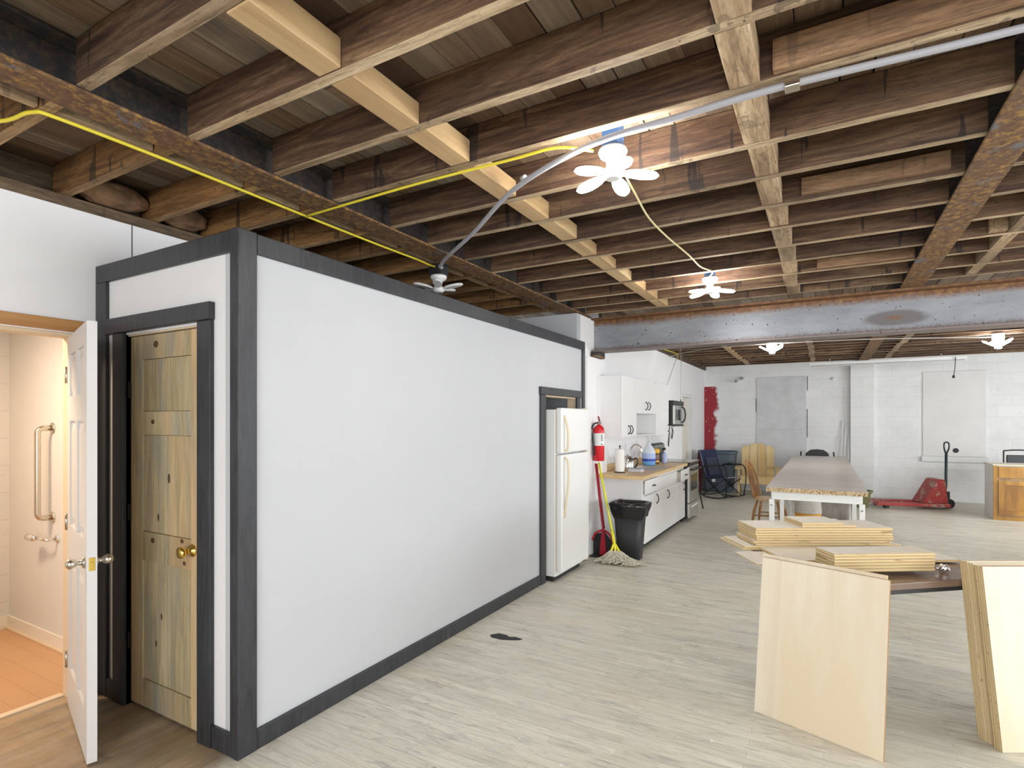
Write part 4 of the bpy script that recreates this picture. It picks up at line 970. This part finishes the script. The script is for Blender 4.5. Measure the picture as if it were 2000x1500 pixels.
# ----------------------------------------------------------------- long work table
WT = empty('work_table', (-.06, 9.1, 0), 'long work table with grey woodgrain top and white frame', 'table')
tx0, tx1, ty0, ty1 = -.51, .36, 6.12, 12.0
MB().box(tx0, tx1, ty0+.003, ty1, .845, .88).build('tabletop', m_toplam, WT)
b = MB(); nseg = 60; rr = random.Random(2)
P0 = []; P1 = []
for i in range(nseg+1):
    x = tx0+(tx1-tx0)*i/nseg; P0.append((x, ty0-rr.uniform(0, .012), .842-rr.uniform(0, .006))); P1.append((x, ty0-rr.uniform(0, .003), .8795))
for A, B_ in ((P0, P1),):
    a = [b.bm.verts.new(p) for p in A]; c = [b.bm.verts.new(p) for p in B_]; d2 = [b.bm.verts.new((p[0], ty0+.0025, .8795)) for p in A]; e2 = [b.bm.verts.new((p[0], ty0+.0025, .843)) for p in A]
    for i in range(nseg):
        for u, v in ((a, c), (c, d2), (e2, a)): b.bm.faces.new([u[i], u[i+1], v[i+1], v[i]])
b.build('torn_edge', m_chip, WT)
b = MB().box(tx0+.05, tx1-.05, ty0+.03, ty0+.07, .76, .844).box(tx0+.05, tx1-.05, ty1-.07, ty1-.03, .76, .844)
b.box(tx0+.04, tx0+.08, ty0+.071, ty1-.071, .76, .844).box(tx1-.08, tx1-.04, ty0+.071, ty1-.071, .76, .844); b.build('apron', m_palewhite, WT)
for y in (ty0+.05, 7.75, 9.40, 11.9):
    for x in (tx0+.025, tx1-.07):
        L_ = MB().box(x, x+.047, y-.024, y+.024, .001, .843 if False else .758).build('leg', m_palewhite, WT, bev=.003)
        MB().lathe([(.009, 0), (.009, -.006)], (x+.023, y-.024, .70), 10, axis='y').build('bolt', m_greymetal, L_)
BK = empty('paint_bucket', (-.15, 7.75, 0), 'orange bucket under the work table, holding coiled rope', 'bucket')
MB().lathe([(.125, .001), (.13, .01), (.148, .37), (.152, .375), (.152, .39), (.145, .39)], (-.176, 7.92, 0), 28).build('bucket', m_bucket, BK)
MB().tube(arc((-.176, 7.92, .385), .152, 0, 180, 12, 'xy'), .003, 6).build('bail', m_chrome, BK)
b = MB().box(-.27, -.22, 7.785, 7.789, .20, .33); b.build('label', M0('red_bucket_label', (.6, .05, .04), .5), BK)
b = MB()
for k in range(11): b.tube([(p[0], p[1], .402+k*.0165) for p in arc((-.176, 7.92, 0), .150-.0012*k, 0, 345, 22, 'xy')], .009, 7)
o = b.build('rope_coil', m_rope); tag(o, 'grey coiled rope standing on the orange bucket', 'rope')
BN = empty('waste_bin', (.12, 7.9, 0), 'mottled grey square bin under the work table', 'bin')
def mott():
    g = G('mottled_grey_bin', .55, .2); f_ = g.noise(g.coord((1, 1, .2)), 9, 6, .7)
    g.col(g.ramp(f_, [(.35, (.17, .15, .14)), (.6, (.33, .30, .28)), (.75, (.30, .20, .15))])); return g.m
tub(MB(), .125, 8.57, ((.001, .14, .14), (.60, .19, .19), (.602, .18, .18), (.05, .13, .13)), .03).build('bin_body', mott(), BN)
tub(MB(), .125, 8.57, ((.585, .195, .195), (.615, .197, .197), (.616, .18, .18), (.59, .178, .178)), .03).build('rim', m_palewhite, BN)
OB = empty('olive_basket', (.52, 11.9, 0), 'olive green planter basket beside the work table', 'planter')
MB().lathe([(.12, .001), (.13, .01), (.17, .24), (.205, .28), (.21, .30), (.19, .30), (.16, .24), (.11, .03)], (.56, 11.75, 0), 28).build('pot', m_olive, OB)

# ----------------------------------------------------------------- chairs
def windsor():
    C = empty('wooden_chair', (0, 0, 0), 'varnished spindle back wooden chair drawn up to the work table', 'chair')
    prof = [(.215*math.cos(a)*(1.0 if math.sin(a) < 0 else .92), .205*math.sin(a)) for a in [2*PI*i/28 for i in range(28)]]
    MB().prism(prof, .43, .462).build('seat', m_oakpale, C, bev=.008)
    for sx, sy in ((-1, -1), (1, -1), (-1, 1), (1, 1)):
        MB().tube([(sx*.14, sy*.13, .43), (sx*.17, sy*.165, .28), (sx*.205, sy*.20, .002)], [.014, .021, .012], 10).build('leg', m_oak, C)
    for sx in (-1, 1): MB().tube([(sx*.178, -.17, .22), (sx*.178, 0, .225), (sx*.178, .17, .22)], [.008, .012, .008], 8).build('stretcher', m_oak, C)
    MB().tube([(-.178, 0, .225), (.178, 0, .225)], .009, 8).build('stretcher', m_oak, C)
    bow = [(-.17, .16, .46), (-.195, .20, .62), (-.19, .245, .80), (-.13, .285, .93), (0, .30, .975), (.13, .285, .93), (.19, .245, .80), (.195, .20, .62), (.17, .16, .46)]
    MB().tube(smooth(bow, 5), .013, 10).build('back_bow', m_oak, C)
    for i in range(7):
        x = -.12+.04*i; top = .955-abs(x)*.9*abs(x)/.13
        MB().tube([(x*.85, .175, .46), (x*1.0, .24, .70), (x*1.05, .288-abs(x)*.12, min(top, .955))], [.007, .010, .006], 8).build('spindle', m_oak, C)
    return C
wc = windsor(); wc.location = (-.67, 8.60, 0); spin(wc, 90-8)
def adirondack():
    C = empty('adirondack_chair', (0, 0, 0), 'raw yellow pine slatted garden armchair against the far wall', 'chair')
    T = Matrix.Translation((0, .10, .26)) @ Matrix.Rotation(math.radians(-17), 4, 'X')
    for i in range(4):
        x = -.24+.16*i; h0 = .84 if i in (1, 2) else .80
        poly = [(x-.074, 0), (x+.074, 0)] + [(x+.074, h0-(.05 if x > 0 else .0)-(0 if i in (1, 2) else .03)), (x+.03, h0-(.0 if i in (1, 2) or x < 0 else .02)), (x-.03, h0-(.0 if i in (1, 2) or x > 0 else .02)), (x-.074, h0-(.05 if x < 0 else 0)-(0 if i in (1, 2) else .03))]
        MB().prism(poly, 0, .02, 'y').xform(T).build('back_slat', m_adir, C, bev=.003)
    for z in (.12, .50): MB().box(-.31, .31, .0215, .045, z, z+.07).xform(T).build('back_brace', m_adir, C)
    for s_ in (-1, 1):
        MB().prism([(-.38, .28), (-.38, .40), (.10, .30), (.42, .02), (.30, .001)], s_*.33-.012, s_*.33+.012, 'x').build('side_rail', m_adir, C, bev=.002)
        MB().box(s_*.365-.02, s_*.365+.02, -.36, -.25, .001, .56).build('front_leg', m_adir, C, bev=.003)
        MB().box(s_*.375-.065, s_*.375+.065, -.42, .26, .5605, .585).build('armrest', m_adir, C, bev=.006)
        MB().box(s_*.365-.02, s_*.365+.02, .16, .24, .30, .56).build('arm_post', m_adir, C)
    MB().box(-.34, .34, -.405, -.385, .26, .41).build('front_apron', m_adir, C, bev=.003)
    for i in range(5):
        y = -.375+.095*i; z = .405-.018*i-(.01*i if i > 2 else 0)
        MB().box(-.34, .34, y, y+.085, z, z+.02).build('seat_slat', m_adir, C, bev=.003)
    return C
ac = adirondack(); ac.location = (-1.21, 12.62, 0); spin(ac, 6)
def camp():
    C = empty('camp_rocker', (0, 0, 0), 'navy folding camp rocking chair in the corner', 'chair')
    MB().prism([(.16, .38), (.19, .38), (.36, .95), (.33, .955)], -.25, .25, 'x').build('back_panel', m_blue, C, bev=.006)
    MB().prism([(.155, .45), (.162, .45), (.27, .80), (.262, .80)], -.17, .17, 'x').build('mesh_inset', m_bluem, C)
    for s_ in (-1, 1):
        MB().tube([(s_*.255, .17, .37), (s_*.255, .345, .96)], .006, 8).build('piping', m_piping, C)
        MB().tube([(s_*.265, .36, .95), (s_*.265, .17, .38), (s_*.265, -.02, .20)], .010, 8).build('back_tube', m_blk, C)
        MB().tube(smooth([(s_*.29, .27, .62), (s_*.30, .0, .66), (s_*.30, -.22, .67), (s_*.30, -.32, .60), (s_*.30, -.34, .35), (s_*.29, -.30, .06)], 5), .011, 8).build('arm_tube', m_blk, C)
        MB().tube([(s_*.30, .18, .645), (s_*.30, -.20, .675)], .019, 10).build('arm_pad', m_blkpl, C)
        MB().tube(smooth([(s_*.28, .36, .10), (s_*.28, .2, .03), (s_*.28, 0, .014), (s_*.28, -.2, .03), (s_*.28, -.34, .08)], 4), .011, 8).build('rocker_rail', m_blk, C)
        MB().tube([(s_*.27, .25, .05), (s_*.27, -.24, .39)], .010, 8).build('cross_tube', m_blk, C)
        MB().tube([(s_*.26, -.26, .05), (s_*.26, .18, .40)], .010, 8).build('cross_tube', m_blk, C)
    MB().prism([(.17, .37), (.17, .39), (-.25, .44), (-.27, .43), (-.25, .42)], -.25, .25, 'x').build('seat', m_blue, C, bev=.004)
    MB().tube([(-.25, -.265, .43), (.25, -.265, .43)], .007, 8).build('piping', m_piping, C)
    MB().tube([(-.28, -.24, .04), (.28, -.24, .04)], .010, 8).build('cross_bar', m_blk, C)
    MB().tube([(-.28, .24, .05), (.28, .24, .05)], .010, 8).build('cross_bar', m_blk, C)
    MB().box(-.05, .05, .192, .196, .30, .38).build('tag', m_label, C)
    return C
cc = camp(); cc.location = (-1.80, 11.80, 0); spin(cc, 62)
TB = empty('storage_tub', (-1.98, 12.9, 0), 'large blue grey plastic tub in the far left corner', 'tub')
tub(MB(), -2.02, 12.88, ((.001, .27, .24), (.02, .28, .25), (.80, .34, .30), (.84, .345, .305), (.845, .36, .32), (.885, .365, .325), (.886, .345, .305), (.10, .27, .24)), .10).build('tub_body', m_tub, TB)
MB().box(-1.80, -1.72, 12.572, 12.580, .62, .66).build('handle_slot', m_blkpl, TB)
tub(MB(), -2.02, 12.88, ((.50, .322, .286), (.515, .326, .290)), .10).build('rib', m_tub, TB)
o = MB().tube([(-2.34, 12.30, .002), (-2.345, 12.36, .45), (-2.355, 12.42, .86)], [.05, .06, .035], 12).build('rolled_mat', M0('maroon_roll', (.12, .02, .03), .8)); tag(o, 'dark maroon roll standing between the tub and kitchen wall', 'roll')
SS = empty('floor_stand', (-1.93, 10.0, 0), 'small black legged stand behind the stove', 'stand')
for x, y in ((-2.0, 9.75), (-1.86, 10.15), (-2.14, 10.1)): MB().tube([(-1.98+(x+1.98)*.4, 10.0+(y-10.0)*.3, .44), (x, y, .002)], .011, 8).build('leg', m_blk, SS)
MB().lathe([(.03, .43), (.075, .44), (.08, .47), (.05, .50), (.02, .51)], (-1.98, 10.0, 0), 18).build('top', m_greymetal, SS)
br = empty('scrub_brush', (-1.98, 10.0, .515), 'yellow handled brush upright on the small stand', 'brush')
MB().lathe([(.02, .511), (.035, .52), (.035, .545), (.012, .56)], (-1.98, 10.0, 0), 14).build('brush_head', m_bucket, br)
MB().tube([(-1.98, 10.0, .556), (-1.97, 10.01, .75)], .008, 8).build('handle', M0('pale_yellow_handle', (.66, .55, .22), .5), br)

def office_chair(lab, mat):
    C = empty('padded_chair', (0, 0, 0), lab, 'chair')
    bk = MB(); poly = [(-.21, .55), (.21, .55), (.23, .72), (.20, .90), (.12, .965), (0, .98), (-.12, .965), (-.20, .90), (-.23, .72)]
    bk.prism(poly, .20, .25, 'y').build('backrest', mat, C, bev=.015)
    MB().box(-.23, .23, -.24, .19, .42, .48).build('seat', mat, C, bev=.02)
    for s_ in (-1, 1):
        MB().tube(smooth([(s_*.24, .23, .50), (s_*.29, .235, .80), (s_*.285, .225, .93)], 4), .014, 8).build('back_post', m_blk, C)
        for sy in (-.22, .2): MB().tube([(s_*.22, sy, .42), (s_*.24, sy*1.15, .002)], .012, 8).build('leg', m_blk, C)
    return C
oc = office_chair('black padded chair at the far end of the work table', m_blkpl); oc.location = (-.12, 12.45, 0); spin(oc, 0)
def steel_chair():
    C = empty('folding_chair', (0, 0, 0), 'black steel framed chair behind the honey wood cabinet', 'chair')
    MB().tube(smooth([(-.22, .20, .002), (-.22, .18, .45), (-.215, .24, .96), (-.16, .26, 1.035), (.16, .26, 1.035), (.215, .24, .96), (.22, .18, .45), (.22, .20, .002)], 5), .012, 8).build('frame', m_blk, C)
    MB().box(-.185, .185, .20, .235, .60, .96).build('backrest', m_blkpl, C, bev=.012)
    MB().box(-.20, .20, -.22, .17, .43, .47).build('seat', m_blkpl, C, bev=.012)
    for s_ in (-1, 1): MB().tube([(s_*.19, -.18, .43), (s_*.21, -.24, .002)], .012, 8).build('leg', m_blk, C)
    return C
sc_ = steel_chair(); sc_.location = (2.97, 12.35, 0); spin(sc_, 10)

# ----------------------------------------------------------------- pallet jack
PJ = empty('pallet_jack', (0, 0, 0), 'worn red pallet jack with dark green handle by the far wall', 'pallet jack')
for s_, nm in ((-1, 'near'), (1, 'far')):
    y = s_*.20
    MB().prism([(-1.15, .075), (-1.10, .055), (.0, .045), (.03, .045), (.03, .105), (-1.08, .105)], y-.075, y+.075, 'y').build('fork', m_jack, PJ, bev=.006)
    MB().lathe([(.035, -.05), (.035, .05)], (-.95, y, .0365), 14, axis='y').build('fork_roller', m_blkpl, PJ)
MB().prism([(-.36, .106), (.03, .106), (-.02, .52), (-.13, .52)], -.20, .20, 'y').build('hood', m_jack, PJ, bev=.008)
MB().box(.031, .12, -.07, .07, .10, .30).build('pump', m_jackgreen, PJ, bev=.006)
for s_ in (-1, 1): MB().lathe([(.085, s_*.03), (.085, s_*.075)], (.11, 0, .0865), 18, axis='y').build('steer_wheel', m_blkpl, PJ)
MB().tube([(.07, 0, .28), (.09, 0, .40), (.095, 0, .96)], .022, 12).build('handle_shaft', m_jackgreen, PJ)
MB().tube(smooth([(.095, 0, .95), (.095, -.035, 1.0), (.10, -.075, 1.07), (.10, -.07, 1.15), (.10, 0, 1.17), (.10, .07, 1.15), (.10, .075, 1.07), (.095, .035, 1.0), (.095, 0, .95)], 4), .013, 8).build('handle_loop', m_jackgreen, PJ)
MB().tube([(.10, 0, .96), (.10, .0, 1.08)], .005, 6).build('release_lever', m_palewhite, PJ)
PJ.location = (1.80, 12.30, 0); spin(PJ, 18)

# honey wood cabinet at the right edge
HC = empty('knotty_cabinet', (2.8, 11.5, 0), 'honey coloured knotty wood cabinet with white side, right edge', 'cabinet')
hx, hy = 2.315, 11.25
MB().box(hx, hx+1.25, hy+.025, hy+.55, .001, .85).build('carcass', m_palewhite, HC)
MB().box(hx-.01, hx+1.28, hy-.005, hy+.56, .8505, .868).build('top', M0('pale_cabinet_top', (.76, .70, .55), .5), HC, bev=.002)
b = MB().box(hx, hx+.012, hy, hy+.0245, .001, .85).box(hx+.013, hx+.055, hy+.002, hy+.0245, .07, .85).box(hx+.60, hx+.66, hy+.002, hy+.0245, .07, .85).box(hx+.056, hx+.599, hy+.002, hy+.0245, .63, .65)
b.box(hx+.013, hx+1.24, hy+.01, hy+.0245, .001, .069); b.build('face_frame', m_knottycab, HC)
for x0 in (hx+.058, hx+.662):
    MB().box(x0, x0+.54, hy-.016, hy+.0015, .66, .835).build('drawer', m_knottycab, HC, bev=.004)
    d_ = MB().box(x0, x0+.07, hy-.016, hy+.0015, .08, .62).box(x0+.47, x0+.54, hy-.016, hy+.0015, .08, .62).box(x0+.071, x0+.469, hy-.016, hy+.0015, .55, .62).box(x0+.071, x0+.469, hy-.016, hy+.0015, .08, .15).build('door', m_knottycab, HC, bev=.002)
    MB().box(x0+.0715, x0+.4685, hy-.007, hy+.001, .1505, .5495).build('door_panel', m_knottycab, d_)

# ----------------------------------------------------------------- near folding table with plywood
def cam_box(name, dc, lc, w_, dep, z0, t_, ang, mats, lab, cat, grp=None, edge=1, bev=.001):
    """flat board: centre given ahead of and beside the tripod, turned by ang"""
    b = MB(); b.box(-w_/2, w_/2, -dep/2, dep/2, 0, t_)
    b.bm.faces.ensure_lookup_table()
    for f_ in b.bm.faces:
        f_.normal_update(); f_.material_index = 0 if abs(f_.normal.z) > .5 else edge
    o = b.build(name, mats, world=(0, 0, 0)); x, y = plan(dc, lc); o.location = (x, y, z0); o.rotation_euler = (0, 0, math.radians(ang))
    return tag(o, lab, cat, grp)
FT = empty('folding_table', (0, 0, 0), 'low brown folding table carrying stacks of pale plywood', 'table')
TW, TD = .97, .95
MB().box(-TW/2, TW/2, -TD/2, TD/2, .705, .74).build('tabletop', m_brownlam, FT, bev=.004)
MB().box(-TW/2+.04, TW/2-.04, -TD/2+.03, TD/2-.03, .675, .704).build('under_frame', m_blkpl, FT)
for sx in (-1, 1):
    for sy in (-1, 1): MB().tube([(sx*(TW/2-.12), sy*(TD/2-.10), .676), (sx*(TW/2-.12), sy*(TD/2-.10), .002)], .013, 10).build('leg', m_blk, FT)
ta = 29.5+10.4
fl = Vector(plan(2.71, 1.72)); u = Vector((math.cos(math.radians(ta)), math.sin(math.radians(ta)))); v = Vector((-u.y, u.x))
c_ = fl + u*TW/2 + v*TD/2; FT.location = (c_.x, c_.y, 0); spin(FT, ta)
PE_ = [m_plyface, m_plyedgeZ]; T = .0145
Zt = .741
cam_box('plywood_board', 3.25, 1.86, .98, .30, Zt, .006, 30.5, PE_, 'thin sheet at the bottom of the front stack, sticking out left', 'board', 'boards on the folding table')
cam_box('plywood_board', 3.285, 2.045, .99, .33, Zt+.0065, T, 30.5, PE_, 'wide sheet directly under the short front stack', 'board', 'boards on the folding table')
rr = random.Random(11)
zb = Zt+.0065+T+.0005
for k in range(6):
    cam_box('plywood_board', 2.965+rr.uniform(-.003, .003), 1.945+rr.uniform(-.004, .004), .545, .165, zb+k*(T+.0016), T, 32.4, PE_,
            f'narrow board of the front stack, {ORD[5-k]} from its top', 'board', 'front stack of boards on the table')
# rear stack on its own two sheets
cam_box('plywood_board', 3.645, 1.95, 1.03, .33, Zt, .012, 33.0, PE_, 'lowest long sheet under the rear stack', 'board', 'boards on the folding table')
cam_box('plywood_board', 3.635, 1.96, 1.02, .31, Zt+.0125, .010, 32.4, PE_, 'second sheet from the bottom under the rear stack', 'board', 'boards on the folding table')
zb = Zt+.023
for k in range(7):
    cam_box('plywood_board', 3.612+rr.uniform(-.004, .004), 1.97+rr.uniform(-.006, .006) - (.012 if k < 2 else 0), .865, .275, zb+k*(T+.0016), T, 29.8, PE_,
            f'long board of the rear stack, {ORD[6-k]} from its top', 'board', 'rear stack of boards on the table')
zb += 7*(T+.0016)
cam_box('plywood_board', 3.60, 2.005, .34, .23, zb, T, 29.5, PE_, 'small board lying on the rear stack under another', 'board', 'small boards on top')
cam_box('plywood_board', 3.60, 1.965, .26, .235, zb+T+.0012, T, 29.5, PE_, 'small topmost board on the rear stack', 'board', 'small boards on top')
b = MB(); rr = random.Random(4)
g_ = bmesh.ops.create_icosphere(b.bm, subdivisions=3, radius=.03)
for v_ in b.bm.verts:
    v_.co = Vector((v_.co.x*1.15, v_.co.y*.7, v_.co.z*.62+.0)) * (1+rr.uniform(-.28, .22))
zmin = min(v_.co.z for v_ in b.bm.verts)
for v_ in b.bm.verts: v_.co.z -= zmin
o = b.build('crumpled_foil', m_foil, world=(0, 0, 0)); x, y = plan(2.96, 2.315); o.location = (x, y, .7405); tag(o, 'crumpled ball of silver foil on the brown table', 'foil')

# upright panels leaning on the table
def upright(dl0, dl1, h, t_, lean, back, mats, lab, grp, name='plywood_sheet', z0=.001):
    """bottom edge from plan point dl0 to dl1; leans away by `lean` metres; back = offset along its normal"""
    A = Vector(plan(*dl0)); B_ = Vector(plan(*dl1)); u_ = (B_-A).normalized(); n_ = Vector((-u_.y, u_.x))
    if n_.dot(A) < 0: n_ = -n_                                   # n_ points away from the tripod
    wd = (B_-A).length; b = MB(); b.box(0, wd, 0, t_, 0, h); b.bm.faces.ensure_lookup_table()
    for f_ in b.bm.faces:
        f_.normal_update(); f_.material_index = 0 if abs(f_.normal.y) > .5 else 1
    o = b.build(name, mats, world=(0, 0, 0)); A = A + n_*back
    o.rotation_mode = 'QUATERNION'
    X_ = Vector((u_.x, u_.y, 0)); Nv = Vector((n_.x, n_.y, 0)); s_ = lean/h; Zv = (Nv*s_ + Vector((0, 0, math.sqrt(1-s_*s_)))).normalized(); Yv = Zv.cross(X_)
    if Yv.dot(Nv) < 0: Yv = -Yv
    M = Matrix((X_, Yv, Zv)).transposed(); o.rotation_quaternion = M.to_quaternion(); o.location = (A.x, A.y, z0 + t_*s_*0 + .004*0)
    return tag(o, lab, 'board', grp)
PP = [m_plyfaceZ, m_brownedge]
upright((2.945, 1.293), (2.499, 1.682), .812, .018, .10, 0, PP, 'big pale panel leaning in front of the brown table, the front one', 'panels leaning on the table corner')
upright((2.950, 1.287), (2.510, 1.671), .828, .012, .102, .0205, [m_plyfaceZ, m_plyedgeY], 'big pale panel mostly hidden behind the front leaning panel', 'panels leaning on the table corner')
PQ = [m_plyfaceZ, m_plyedgeY]
rr = random.Random(8)
for k in range(9):
    j = rr.uniform(-.006, .006)
    upright((2.574, 2.294+j), (2.574, 2.90+j),   .838+rr.uniform(0, .008)+.0008*k, .0142, .112, k*.0150, PQ,
            f'upright panel of the right edge row, {ORD[k]} from the camera', 'upright panels at the right edge')
